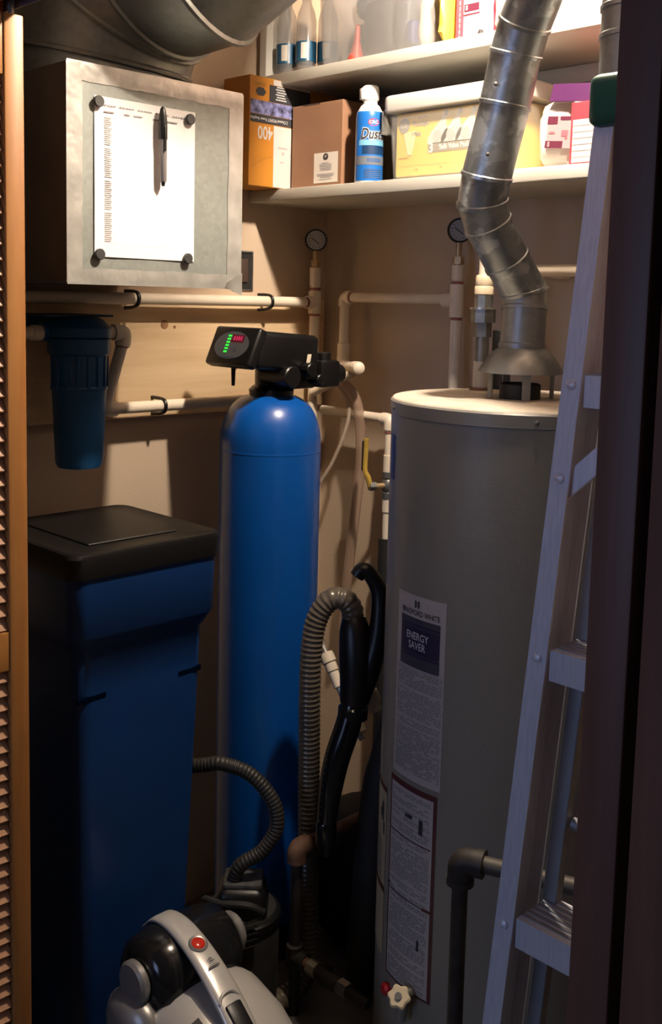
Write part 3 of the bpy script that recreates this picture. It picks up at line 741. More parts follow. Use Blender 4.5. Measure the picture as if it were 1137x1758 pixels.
pipe(t, (1.185,-.845,0), (1.185,-.845,.735), .0125, M_IRON); elbow(t, (1.185,-.845,.757), (.93,.36,0), (0,0,-1), .030, .0200, M_IRON)
obj('elbow_band', G().cyl((1.185,-.845,.718),(1.185,-.845,.728),.0215,n=18), M_IRON, t)
obj('elbow_band', G().cyl((1.209,-.8357,.757),(1.219,-.8319,.757),.0215,n=18), M_IRON, t)
pipe(t, (1.205,-.837,.757), (1.60,-.684,.757), .0130, mat('dull_iron_pipe', (.085,.075,.065), .55, .3, var=.2))

# ================================================================== LADDER
t = thing('step_ladder', 'aluminium step ladder with green top cap leaning inside the doorway', 'ladder', (1.595, -1.03, 0))
def lad(z, side, dx=0, dy=0):      # side -1 left, +1 right; point on the outer front edge of the rail
    k = (1.80-z)/1.80
    return V((1.592 + side*(.165+.073*k) + dx, -.970-.130*k + dy, z))
def rail(side):
    g = G(); zt, zb = 1.815, .012
    def ring(z):
        P0 = [(0,0),(.026,0),(.026,.003),(.003,.003),(.003,.062),(.020,.062),(.020,.065),(0,.065)]
        return [g.bm.verts.new(lad(z, side, -side*x, y)) for x, y in P0]
    r0_, r1_ = ring(zb), ring(zt); n = 8
    for i in range(n): g.bm.faces.new((r0_[i], r0_[(i+1) % n], r1_[(i+1) % n], r1_[i]))
    g.bm.faces.new(list(reversed(r0_))); g.bm.faces.new(r1_)
    return obj('front_rail', g, M_ALU, t, flat=True)
rail(-1); rail(1)
for side in (-1, 1):
    p = lad(.0, side)
    obj('rail_foot', G().obox(p+V((-side*.015,.032,.014)), (1,0,0), (0,1,0), (0,0,1), (.019,.038,.014), .003), M_BLACK, t)
M_TREAD = M_ALU
for z in (1.519, 1.187, .847, .507, .167):
    a, b = lad(z, -1, .0275, .004), lad(z, 1, -.0275, .004)
    g = G(); g.box(a.x, b.x, a.y, a.y+.0025, z-.038, z); g.box(a.x, b.x, a.y+.0025, a.y+.075, z-.003, z); g.box(a.x, b.x, a.y+.073, a.y+.075, z-.025, z-.003)
    st = obj('step', g, M_ALU, t, flat=True)
    for k in range(6):
        obj('tread_rib', G().box(a.x+.001, b.x-.001, a.y+.010+.011*k, a.y+.015+.011*k, z, z+.0016), M_ALUIN, st, flat=True)
    for side in (-1, 1):
        p = lad(z-.012, side, -side*.0135, -.0002)
        obj('rivet', G().lathe([(.0068,0),(.0060,.0028),(.0030,.0044),(.0005,.0048)], p, (0,-1,.06), 14), M_ALU, t)
for side in (-1, 1):
    p = lad(1.395, side, -side*.0135, -.0002)
    obj('rivet', G().lathe([(.0068,0),(.0060,.0028),(.0030,.0044),(.0005,.0048)], p, (0,-1,.06), 14), M_ALU, t)
    a, b = lad(1.375, side, -side*.008, .012), lad(1.475, side, -side*.110, .012)
    d = (b-a).normalized()
    obj('brace', G().obox((a+b)/2, d, (0,1,0), d.cross(V((0,1,0))), ((b-a).length/2, .003, .013), .001, 1), M_ALU, t)
# rear frame folded flat behind
for side in (-1, 1):
    a = lad(1.80, side, -side*.034, .072); b = lad(.05, side, -side*.034, .072)
    d = (a-b).normalized()
    obj('rear_rail', G().obox((a+b)/2, (1,0,0), (0,1,0), d, (.010, .008, (a-b).length/2), .001, 1), M_ALUIN, t)
for z in (.35, .95, 1.45):
    a = lad(z, -1, .046, .080); b = lad(z, 1, -.046, .080)
    obj('rear_bar', G().cyl(a, b, .008, n=10), M_ALUIN, t)
cp = obj('top_cap', G().box(1.424, 1.760, -.985, -.865, 1.806, 1.866, .012, 3), M_GREEN, t)
obj('cap_tray', G().box(1.455, 1.731, -.972, -.878, 1.8655, 1.868, .001), mat('cap_edge', (.30,.36,.28), .5), cp)

# ================================================================== SHELF GOODS, LOWER SHELF
def carton(name, label, cat, x0, x1, y0, y1, z0, z1, m, bev=.0015, part='carton'):
    t = thing(name, label, cat, ((x0+x1)/2, (y0+y1)/2, z0))
    obj(part, G().box(x0, x1, y0, y1, z0, z1, bev, 1), m, t)
    return t
# orange amplifier carton, standing upside down, face toward +x
M_ORANGE = mat('carton_orange', (.46, .185, .018), .5, var=.08, vscale=10)
AX = .118
t = carton('amplifier_carton', 'orange and white electronics carton standing upside down on the lower shelf', 'box', .018, AX, -.385, -.09, ZL, ZL+.262, M_ORANGE)
fa = lambda off: (lambda x, y: V((AX+off, -.385+x, ZL+y)))
decal('white_panel', fa(.0008), .078, .20, .002, .150, mat('carton_white', (.52,.49,.47), .5), t)
decal('black_panel', fa(.0008), .002, .20, .152, .172, M_INKD, t)
decal('photo_strip', fa(.0008), .002, .20, .173, .205, mat('photo_blue', (.16,.17,.33), .4, var=.9, vscale=60), t)
decal('black_block', fa(.0008), .062, .20, .206, .246, M_INKD, t)
decal('white_top_band', fa(.0008), .075, .20, .247, .260, MATS['carton_white'], t)
lines('spec_text', fa(.0014), [(.082+.004*(i % 2), .118-.003*(i % 3), .212+.006*i, .215+.006*i) for i in range(6)], mat('print_light', (.5,.5,.5), .6), t)
lines('panel_text', fa(.0014), [(.012,.050,.2445,.2465), (.012,.046,.2405,.242)], mat('print_ochre', (.30,.17,.03), .6), t)
g = G(); vs = [g.bm.verts.new(V(fa(.0014)(.034+.017*math.cos(2*PI*k/6), .226+.011*math.sin(2*PI*k/6)))) for k in range(6)]; g.bm.faces.new(vs); obj('connector_picture', g, M_INKD, t, flat=True)
text('power_number', '400', .044, lambda x, y: fa(.0014)(.050-x, .131-y), MATS['carton_white'], t, squeeze=.75, bold=.0008)
text('product_line', '2 Channel MOSFET Power Amplifier', .0105, lambda x, y: fa(.0014)(.062-x, .162-y), mat('print_white', (.7,.7,.7), .6), t, squeeze=.78)
lines('swoosh', fa(.0012), [(.004+.006*k, .010+.006*k, .044+.030*math.sin(k/13*1.5), .048+.030*math.sin(k/13*1.5)) for k in range(12)], mat('orange_dark', (.40,.17,.02), .6), t)
lines('smudges', fa(.0014), [(.105,.114,.082,.090), (.100,.112,.062,.066), (.092,.124,.096,.101)], mat('smudge_grey', (.35,.33,.33), .6), t)
# brown carton
M_CARD = mat('cardboard', (.26, .135, .075), .8, var=.08, vscale=8)
t = carton('cardboard_carton', 'plain brown cardboard carton with white label beside the orange carton', 'box', .126, .303, -.252, -.10, ZL, ZL+.202, M_CARD)
fb = lambda off: (lambda x, y: V((.126+x, -.252-off, ZL+y)))
decal('white_label', fb(.0008), .082, .165, .010, .082, mat('label_white', (.66,.61,.55), .6), t)
g = G(); vs = [g.bm.verts.new(V(fb(.0014)(.123+.009*math.cos(2*PI*k/24), .072+.008*math.sin(2*PI*k/24)))) for k in range(24)]; g.bm.faces.new(vs); obj('label_emblem', g, M_INKD, t, flat=True)
text('emblem_letters', 'SP', .009, lambda x, y: fb(.0018)(.123+x, .072+y), MATS['label_white'], t)
lines('label_text', fb(.0014), [(.123-w_, .123+w_, z_, z_+.0016) for w_, z_ in ((.012,.0565),(.022,.0525),(.020,.0485),(.020,.0445),(.018,.0405),(.030,.0300),(.028,.0262),(.018,.0225),(.022,.0175))], M_INK, t)
obj('lid_tear', G().box(.165,.225,-.2526,-.2518,ZL+.199,ZL+.2022), mat('torn_card', (.05,.03,.02), .9), t)
# air duster can
CC = V((.385, -.245, ZL))
t = thing('duster_can', 'blue and white compressed air duster can with white nozzle', 'spray can', CC, None)
M_CANW = mat('can_white', (.62,.64,.66), .35); M_CANB = mat('can_blue', (.012,.13,.46), .35)
obj('can_body', G().lathe([(.031,0),(.0325,.003),(.0325,.148),(.031,.160),(.022,.176),(.017,.180)], CC, n=40), M_CANW, t)
def canf(a0, off=.0006): return lambda x, y: CC + V(((.0325+off)*math.cos(a0+x/.0325), (.0325+off)*math.sin(a0+x/.0325), y))
A0 = math.radians(-48)
lbw = decal('blue_wrap', canf(A0), -.036, .050, .004, .148, M_CANB, t, 20, 1)
g = G(); g.grid(lambda a, b: (lambda rr: CC+V((rr*math.cos(A0+(-.036+.086*a)/.0325), rr*math.sin(A0+(-.036+.086*a)/.0325), .148+.013*b)))(.0332-.0015*b*b), 20, 4); obj('shoulder_wrap', g, M_CANB, t)
g = G(); vs = [g.bm.verts.new(V(canf(A0,.0011)(.010+.013*math.cos(2*PI*k/24), .136+.0085*math.sin(2*PI*k/24)))) for k in range(24)]; g.bm.faces.new(vs); obj('red_oval', g, mat('can_red', (.55,.02,.05), .4), lbw, flat=True)
text('brand_letters', 'CRC', .0105, lambda x, y: canf(A0,.0015)(.010+x, .136+y), mat('print_pink', (.85,.6,.6), .5), lbw, bold=.0003)
text('product_name_edge', 'Duster',   .034, lambda x, y: canf(A0,.0012)(.016+x+y*.18, .109+y), MATS['print_white'], lbw, squeeze=.72, bold=.0022)
text('product_name', 'Duster',   .034, lambda x, y: canf(A0,.0018)(.016+x+y*.18, .109+y), M_INKD, lbw, squeeze=.72, bold=.0008)
decal('pale_band', canf(A0,.0011), -.024, .045, .084, .096, mat('band_cyan', (.16,.42,.58), .4), lbw, 12, 1)
decal('dark_picture', canf(A0,.0011), -.016, .045, .064, .083, mat('can_navy', (.008,.035,.10), .4), lbw, 12, 1)
decal('grey_band', canf(A0,.0011), -.036, .050, .040, .060, mat('can_grey', (.14,.16,.19), .4), lbw, 16, 1)
lines('small_text', canf(A0,.0015), [(-.010,.035,.010+.0045*i,.0122+.0045*i) for i in range(5)] + [(-.004,.030,.046,.055)], mat('print_blue', (.05,.10,.22), .5), lbw, 8)
obj('neck', G().cyl(CC+V((0,0,.178)), CC+V((0,0,.190)), .0165, n=24), M_WHITE, t)
nz = obj('nozzle', G().lathe([(.018,.188),(.0205,.192),(.0200,.212),(.0185,.220),(.014,.223)], CC, n=24), M_WHITE, t)
obj('trigger', G().obox(CC+V((-.006,-.020,.203)), (.9,-.4,0), (.4,.9,.2), (0,0,1), (.008,.006,.013), .003), M_WHITE, nz)
# clear bin with yellow bulb package
def bin_(name, label, x0, x1, y0, y1, z0, z1, lid, mt):
    t = thing(name, label, 'storage bin', ((x0+x1)/2, (y0+y1)/2, z0))
    g = G(); w_ = .002
    top = z1-(.030 if lid else 0); tp = .010
    def rg(z, ins, r=.018): return rrect(g, x0+ins, x1-ins, y0+ins, y1-ins, z, r)
    g.skin([rg(z0,.014), rg(z0+.004,.009), rg(top,0), rg(top,w_), rg(z0+.006,.009+w_)], True, True)
    obj('tub', g, mt, t)
    if lid:
        g = G(); g.skin([rrect(g,x0-.006,x1+.006,y0-.006,y1+.006,top-.006,.02), rrect(g,x0-.008,x1+.008,y0-.008,y1+.008,top-.002,.02), rrect(g,x0-.008,x1+.008,y0-.008,y1+.008,z1-.004,.02), rrect(g,x0-.004,x1+.004,y0-.004,y1+.004,z1,.02)])
        obj('lid', g, mat('bin_lid_white', (.74,.72,.66), .4), t)
    return t
t = bin_('bulb_bin', 'clear plastic bin with white lid behind the duster can', .452, .815, -.262, -.05, ZL, ZL+.188, True, M_CLOUD)
obj('bin_latch', G().box(.437,.452,-.262,-.225,ZL+.105,ZL+.158,.003), M_CLOUD, t)
M_YEL = mat('package_yellow', (.80,.54,.09), .5, var=.04)
t = thing('bulb_package', 'yellow floodlight bulb value pack inside the clear lidded bin', 'package', (.63, -.15, ZL+.008))
obj('package', G().box(.472,.795,-.248,-.075,ZL+.0085,ZL+.148,.002,1), M_YEL, t)
ff = lambda off: (lambda x, y: V((.472+x, -.248-off, ZL+.0085+y)))
g = G(); vs = [g.bm.verts.new(V(ff(.001)(.024+.016*math.cos(2*PI*k/28), .112+.0165*math.sin(2*PI*k/28)))) for k in range(28)]; g.bm.faces.new(vs); obj('round_logo', g, mat('logo_grey', (.33,.32,.28), .5), t, flat=True)
text('logo_letters', 'GE', .017, lambda x, y: ff(.0015)(.024+x, .112+y), mat('logo_light', (.62,.58,.45), .5), t)
text('product_print', 'Floodlight', .0135, lambda x, y: ff(.001)(.073+x, .113+y), MATS['logo_grey'], t, squeeze=.85, bold=.0004)
text('product_print', 'soft white', .0085, lambda x, y: ff(.001)(.078+x, .1265+y), MATS['logo_grey'], t, squeeze=.85)
text('product_print', '1 YEAR', .010, lambda x, y: ff(.001)(.060+x, .091+y), MATS['logo_grey'], t, squeeze=.8, bold=.0006)
M_BULBW = mat('bulb_print', (.70,.66,.55), .5); M_BULBG = mat('bulb_print_shade', (.46,.45,.42), .5)
def floodbulb(cx, cy, s, lean):
    prof = [(-.022,-.035),(-.027,-.022),(-.024,-.008),(-.012,.008),(-.007,.018),(-.006,.034),(.006,.034),(.007,.018),(.012,.008),(.024,-.008),(.027,-.022),(.022,-.035)]
    g = G(); vs = [g.bm.verts.new(V(ff(.001)(cx+(x+y*lean)*s, cy+y*s))) for x, y in prof]; g.bm.faces.new(vs)
    obj('bulb_picture', g, M_BULBW, t, flat=True)
    g = G(); vs = [g.bm.verts.new(V(ff(.0014)(cx+(-.010*s)+.013*s*math.cos(2*PI*k/16), cy-.018*s+.013*s*math.sin(2*PI*k/16)))) for k in range(16)]; g.bm.faces.new(vs)
    obj('bulb_shade', g, M_BULBG, t, flat=True)
    decal('bulb_base', ff(.0014), cx+.034*lean*s-.005*s, cx+.034*lean*s+.005*s, cy+.024*s, cy+.036*s, MATS['logo_grey'], t)
for cx in (.130, .168, .208): floodbulb(cx, .100, .98, .45)
g = G(); vs = [g.bm.verts.new(V(ff(.001)(.042+x, .068+y))) for x, y in ((-.006,-.022),(-.020,.030),(.020,.030),(.006,-.022))]; g.bm.faces.new(vs); obj('beam_picture', g, mat('beam_pale', (.80,.68,.38), .5), t, flat=True)
decal('value_banner', ff(.001), .096, .235, .048, .068, mat('banner_grey', (.27,.24,.18), .5), t)
text('value_number', '3', .030, lambda x, y: ff(.0015)(.104+x, .057+y), mat('banner_white', (.80,.77,.68), .5), t, bold=.001)
text('value_print', 'Bulb Value Pack', .0150, lambda x, y: ff(.0015)(.168+x, .058+y), MATS['banner_white'], t, squeeze=.86, bold=.0006)
lines('package_marks', ff(.001), [(.010,.040,.040,.0425), (.012,.30,.0225,.0232), (.060,.068,.012,.016), (.130,.138,.012,.016)], mat('mark_ochre', (.50,.34,.06), .5), t)
# clear bag with purple header
t = thing('plastic_bag', 'clear plastic bag with purple header card on the lower shelf', 'bag', (.885, -.16, ZL))
rnd = random.Random(11)
g = G()
def bagf(cx, cy, cz, rx, ry, rz, seed, n=22, m=12):
    r = random.Random(seed); g2 = G(); rings = []
    for j in range(1, m):
        tt = PI*j/m; rings.append([])
        for i in range(n):
            k = 1+r.uniform(-.07,.07); ca, sa = math.cos(2*PI*i/n), math.sin(2*PI*i/n)
            s4 = lambda q: math.copysign(abs(q)**.6, q)
            rings[-1].append(g2.bm.verts.new((cx+rx*s4(ca)*math.sin(tt)**.5*k, cy+ry*s4(sa)*math.sin(tt)**.5*k, cz-rz*s4(math.cos(tt)))))
    g2.skin(rings); return g2
obj('bag_film', bagf(.882,-.170,ZL+.073,.050,.060,.070,3), mat('bag_film', (.80,.74,.70), .25, alpha=.75, var=.12, vscale=25, bump=.6, bscale=25), t, angle=25)
obj('header_card', G().obox((.922,-.236,ZL+.146), (1,-.05,-.10), (.1,.2,1), (.15,1,-.1), (.048,.018,.0012), .0004, 1), mat('header_purple', (.060,.010,.065), .45), t)
cd = obj('price_card', G().obox((.902,-.2425,ZL+.070), (1,-.06,-.10), (.10,0,1), (.06,1,0), (.031,.031,.0010), .0004, 1), mat('card_pink', (.42,.29,.31), .5), t)
cf = plane_fn((.902,-.2437,ZL+.070), (1,-.06,-.10), (.10,0,1), (-.06,-1,0), .0006)
lines('card_print', cf, [(-.031,-.006,.016,.031), (-.031,.012,-.031,-.017), (.0,.031,.024,.031)], mat('card_maroon', (.12,.02,.045), .5), cd)
text('card_letter', 'S', .012, lambda x, y: plane_fn((.902,-.2437,ZL+.070), (1,-.06,-.10), (.10,0,1), (-.06,-1,0), .0011)(x-.022, y-.024), MATS['card_pink'], cd, bold=.0008)
lines('card_print', cf, [(.006,.022,-.008,.004), (-.024,-.010,-.003,.001), (.016,.022,-.013,-.006)], mat('card_rose', (.42,.13,.16), .5), cd)
# red carton with lined label
t = carton('red_carton', 'red carton with white lined label beside the ladder on the lower shelf', 'box', .935, 1.05, -.255, -.06, ZL, ZL+.122, mat('carton_red', (.56,.045,.065), .5))
fr = lambda off: (lambda x, y: V((.935+x, -.255-off, ZL+y)))
decal('white_label', fr(.0008), .006, .108, .006, .088, MATS['carton_white'], t)
lines('label_rules', fr(.0014), [(.008,.106,.016+.012*i,.0172+.012*i) for i in range(6)], M_INK, t)

# ================================================================== SHELF GOODS, UPPER SHELF
t = carton('white_carton', 'thin white carton at the left end of the upper shelf', 'box', .020, .046, -.272, -.19, ZU, ZU+.20, mat('carton_offwhite', (.62,.61,.57), .6))
def bottle(x, y, label, r=.026):
    t = thing('clear_bottle', label, 'bottle', (x, y, ZU), 'clear bottles on the upper shelf')
    obj('bottle', G().lathe([(r-.003,0),(r,.004),(r,.130),(r-.004,.150),(.012,.172),(.012,.186)], (x,y,ZU), n=28), mat('bottle_plastic', (.25,.255,.26), .10, alpha=.40), t)
    obj('blue_label', G().lathe([(r+.0006,.030),(r+.0010,.0305),(r+.0010,.078),(r+.0006,.0785)], (x,y,ZU), n=28), mat('bottle_blue', (.012,.075,.15), .35), t)
    a0 = math.radians(-52); rr = r+.0016
    decal('label_patch', lambda p, q: V((x+rr*math.cos(a0+p/r), y+rr*math.sin(a0+p/r), ZU+q)), -.009, .006, .036, .074, mat('patch_cream', (.55,.52,.46), .5), t, 4, 1)
    obj('cap', G().cyl((x,y,ZU+.186), (x,y,ZU+.206), .0145, n=20, bev=.001), M_WHITE, t)
bottle(.082, -.235, 'clear bottle with blue label nearest the white carton')
bottle(.142, -.225, 'second clear bottle with blue label from the white carton', .025)
bottle(.181, -.188, 'clear bottle half hidden by the clear storage bin', .025)
t = bin_('storage_bin', 'clear open plastic bin of tangled parts on the upper shelf', .212, .560, -.262, -.04, ZU, ZU+.20, False, M_CLEAR)
def lump(name, label, cat, c, r, m, seed): return tag(obj(name, bagf(c[0], c[1], c[2], r[0], r[1], r[2], seed), m, angle=60), label, cat)
lump('cable_bundle', 'dark grey coiled bundle inside the upper clear bin', 'cable', (.365,-.165,ZU+.085), (.055,.055,.070), mat('bundle_grey', (.035,.037,.037), .6, var=.3, vscale=40), 21)
lump('grey_pouch', 'grey pouch at the right side inside the upper clear bin', 'pouch', (.452,-.170,ZU+.09), (.026,.055,.075), mat('pouch_grey', (.09,.10,.12), .5, var=.2, vscale=30), 22)
lump('foam_pad', 'teal grey foam pad at the top of the upper clear bin', 'pad', (.275,-.120,ZU+.160), (.040,.040,.028), mat('pad_teal', (.04,.055,.053), .6, var=.2, vscale=30), 23)
lump('white_cloth', 'pale bundled cloth at the left end inside the upper clear bin', 'cloth', (.255,-.110,ZU+.070), (.028,.045,.055), mat('cloth_pale', (.22,.21,.20), .7, var=.15, vscale=30), 24)
lump('blue_cap', 'small blue item between pouch and yellow bag in the bin', 'cap', (.487,-.215,ZU+.050), (.012,.018,.028), mat('cap_blue', (.04,.06,.20), .5), 25)
lump('beige_packet', 'beige packet at the right end inside the upper clear bin', 'packet', (.515,-.160,ZU+.075), (.022,.060,.060), mat('packet_beige', (.74,.60,.44), .5, var=.12, vscale=20), 26)
tag(obj('orange_funnel', G().lathe([(.020,.008),(.019,.014),(.008,.050),(.0065,.085),(.002,.090)], (.325,-.236,ZU), (.05,0,1), 20), mat('funnel_orange', (.50,.06,.035), .4)), 'small orange red cone standing at the front of the upper bin', 'cone')
t = thing('yellow_bag', 'bright yellow bag beside the clear bin on the upper shelf', 'bag', (.585, -.15, ZU))
obj('bag', bagf(.588,-.160,ZU+.088,.014,.090,.086,31), mat('bag_yellow', (.62,.44,.05), .45, var=.12, vscale=20), t, angle=50)
t = carton('pink_carton', 'red and pink carton with white price card on the upper shelf', 'box', .615, .700, -.225, -.04, ZU, ZU+.21, mat('carton_pink', (.72,.22,.30), .5, var=.12, vscale=14))
fp = lambda off: (lambda x, y: V((.615+x, -.225-off, ZU+y)))
decal('red_spine', fp(.0006), .0, .020, .0, .205, mat('spine_red', (.62,.07,.10), .5), t)
lines('spine_print', fp(.0012), [(.009,.012,.012+.012*i,.021+.012*i) for i in range(9)], mat('spine_pale', (.8,.5,.5), .5), t)
decal('price_card', fp(.003), .022, .066, .062, .130, mat('card_pinkwhite', (.80,.66,.68), .5), t)
decal('card_band', fp(.0038), .024, .064, .066, .082, mat('card_maroon', (.12,.02,.045), .5), t)
text('card_letter', 'S', .012, lambda x, y: fp(.0044)(.031+x, .074+y), MATS['card_pinkwhite'], t, bold=.0006)
tag(obj('white_pouch', bagf(.752,-.165,ZU+.085,.045,.07,.083,41), mat('pouch_white', (.84,.80,.76), .5), angle=50), 'white pouch on the upper shelf right of the pink carton', 'pouch')
tag(obj('cable_plug', G().lathe([(.0055,0),(.0065,.004),(.0065,.012),(.004,.018)], (.698,-.245,ZU), (0,0,1), 12), M_BLACKM), 'tiny black plug on the shelf edge before the pink carton', 'plug')
tag(obj('red_wedge', G().box(.800,.822,-.262,-.225,ZU,ZU+.012,.002), MATS['carton_red']), 'small red scrap at the upper shelf edge left of the flue', 'scrap')
t = carton('pale_pink_carton', 'pale pink carton at the right end of the upper shelf', 'box', .86, 1.12, -.235, -.05, ZU, ZU+.10, mat('carton_palepink', (.80,.58,.62), .5))
decal('lid_line', (lambda x, y: V((.86+x, -.2358, ZU+y))), .0, .26, .060, .063, mat('card_rose', (.42,.13,.16), .5), t)

# ================================================================== VACUUM GEAR
def ribs(pts, r, amp, pitch, n=14, sub=24):
    pts = spline([V(p) for p in pts], sub)
    # resample evenly
    L = [0]
    for a, b in zip(pts, pts[1:]): L.append(L[-1]+(b-a).length)
    N = int(L[-1]/pitch*5); out = []; j = 0
    for i in range(N+1):
        s = L[-1]*i/N
        while j < len(L)-2 and L[j+1] < s: j += 1
        k = (s-L[j])/max(1e-9, L[j+1]-L[j]); out.append(pts[j].lerp(pts[j+1], k))
    return G().tube(out, lambda t: r+amp*math.cos(2*PI*t*N/5), n)
t = thing('vacuum_hose', 'ribbed tan vacuum hose looping over between tank and heater', 'hose', (.48, -.48, 0))
obj('hose', ribs([(.553,-.434,.900),(.556,-.440,.925),(.545,-.452,.946),(.522,-.474,.945),(.502,-.492,.905),(.494,-.500,.845),(.490,-.500,.74),(.478,-.485,.55),(.475,-.478,.35),(.482,-.482,.15),(.495,-.50,.06),(.49,-.56,.03),(.47,-.64,.028)], .0240, .0013, .0115, 16), M_RIB, t)
obj('hose_cuff', G().cyl((.552,-.433,.900),(.560,-.427,.862),.0255,.024,n=20), M_BLACK, t)
# black wand with hooked handle
t = thing('vacuum_wand', 'black vacuum wand with hooked grip standing between tank and heater', 'vacuum wand', (.568, -.515, .0))
obj('grip', G().tube([(.560,-.432,.998),(.567,-.424,1.012),(.580,-.412,1.005),(.597,-.398,.965),(.604,-.402,.905),(.604,-.412,.845),(.596,-.428,.785),(.584,-.446,.735)], lambda q: .0165+.0135*q*q, 16, 6), M_BLACK, t)
obj('handle_body', G().tube([(.556,-.432,.905),(.562,-.436,.880),(.572,-.440,.83),(.579,-.444,.77),(.579,-.450,.72)], lambda q: .026+.012*math.sin(q*PI*.85), 18, 6), M_BLACK, t)
obj('collar', G().lathe([(.0290,0),(.0335,.004),(.0335,.026),(.0290,.030)], (.580,-.452,.715), (-.02,-.08,-1), 22), M_BLACKG, t)
obj('wand_tube', G().tube([(.580,-.452,.72),(.577,-.468,.665),(.570,-.490,.60),(.567,-.505,.53),(.567,-.515,.46)], lambda q: .0275+.004*math.sin(q*PI)-.006*q, 18, 5), M_BLACKG, t)
obj('nozzle_tip', G().lathe([(.0215,0),(.0235,.004),(.0235,.045),(.0185,.060),(.017,.075)], (.567,-.515,.465), (0,-.02,-1), 18), M_BLACKG, t)
for k in range(11):
    q = k/10; p = V((.571,-.497,.625)).lerp(V((.567,-.515,.475)), q)
    obj('grip_bump', G().ell(p+V((.004,-.0265,0))*(1-.12*q), .0035, .0035, .0035, 8, 6), M_BLACKG, t)
# second, fatter dark tube behind
t = thing('extension_tube', 'dark fat extension tube leaning against the heater behind the wand', 'vacuum tube', (.59, -.36, 0))
obj('tube', G().tube([(.612,-.352,.69),(.609,-.352,.66),(.603,-.358,.58),(.590,-.372,.44),(.575,-.39,.02)], lambda q: .020+.024*min(1,q*1.6), 18, 5), M_BLACKM, t)
tag(obj('dark_filler', bagf(.40,-.235,.178,.10,.10,.176,51,26,14), M_BLACKM, angle=60), 'black lump added to fill the shaded floor area behind the gas pipe', 'bag')  # added lump, keeps the shaded area behind the gas pipe black
# braided line with white fittings
t = thing('flexible_connector', 'braided flexible water line with white fittings behind the wand', 'pipe fitting', (.45, -.25, .55))
fl = [V((.285,-.272,.752)), V((.299,-.27,.733)), V((.323,-.27,.700)), V((.358,-.27,.647)), V((.396,-.27,.595)), V((.440,-.268,.538))]
obj('braided_hose', G().tube(fl, .0085, 10, 4), mat('braided_steel', (.55,.54,.50), .3, .8, var=.3, vscale=120), t)
for q0, q1, r in ((1.35, 2.0, .0185), (2.0, 2.35, .0155), (2.35, 3.0, .0130), (4.2, 4.8, .0195)):
    a = fl[int(q0)].lerp(fl[int(q0)+1], q0 % 1); b = fl[int(q1)].lerp(fl[min(int(q1)+1,5)], q1 % 1)
    obj('fitting', G().cyl(a, b, r, n=16, bev=.002), M_PVC, t)
t = thing('hose_coupling', 'white hose coupling with metal collar tucked against the heater', 'pipe fitting', (.60, -.33, .74))
obj('collar', G().cyl((.557,-.393,.748),(.565,-.389,.728),.0135,n=12), mat('bright_zinc', (.5,.48,.44), .3, .8), t)
obj('coupling', G().cyl((.565,-.389,.729),(.575,-.383,.701),.0205,n=18,bev=.003), M_PVC, t)
obj('coupling_tail', G().cyl((.575,-.383,.702),(.581,-.380,.684),.0160,n=18,bev=.002), M_PVC, t)
# black corrugated hose loop
tag(obj('corrugated_hose', ribs([(.20,-.733,.545),(.28,-.731,.562),(.340,-.722,.576),(.384,-.703,.589),(.415,-.685,.596),(.461,-.645,.575),(.501,-.614,.519),(.512,-.612,.463),(.495,-.637,.412),(.465,-.672,.380),(.452,-.680,.345)], .0155, .0008, .0085, 14),
        mat('hose_charcoal', (.022,.020,.017), .5)), 'black corrugated hose looping in front of the blue tank', 'hose')
# black upright vacuum motor unit behind the canister
t = thing('shop_vacuum', 'black vacuum motor unit with grey lid on the floor by the blue tank', 'vacuum', (.450, -.660, 0))
c = V((.452, -.655, 0))
obj('drum', G().lathe([(.070,.012),(.078,.02),(.082,.20),(.080,.26),(.074,.275)], c, n=32), M_BLACKM, t)
obj('rim_band', G().lathe([(.081,.248),(.0855,.252),(.0855,.266),(.081,.270)], c, n=32), M_BLACK, t)
obj('motor_cover', G().obox(c+V((.005,-.005,.300)), (.7,.7,0), (.7,-.7,0), (0,0,1), (.060,.055,.036), .018, 4, .8), M_BLACK, t)
obj('lid_plate', G().obox(c+V((.005,-.002,.338)), (.7,.7,0), (.7,-.7,0), (0,0,1), (.042,.036,.007), .004, 2), mat('lid_grey', (.055,.055,.055), .5, var=.5, vscale=60), t)
obj('carry_handle', G().tube([c+V((-.040,-.060,.285)), c+V((-.035,-.075,.304)), c+V((.005,-.066,.308)), c+V((.055,-.030,.310)), c+V((.070,.0,.29))], .008, 10, 5), mat('handle_grey', (.022,.022,.022), .45), t)
for k in range(5):
    obj('cooling_fin', G().tube([c+V((.020+.006*k,-.084,.290-.014*k)), c+V((.060,-.070,.285-.014*k)), c+V((.086,-.030,.292-.014*k))], .0028, 6, 4), M_BLACK, t)
for a in (30, 150, 270):
    a = math.radians(a); obj('caster', G().cyl(c+V((.065*math.cos(a)-.008,.065*math.sin(a),.012)), c+V((.065*math.cos(a)+.008,.065*math.sin(a),.012)), .012, n=14), M_BLACK, t)

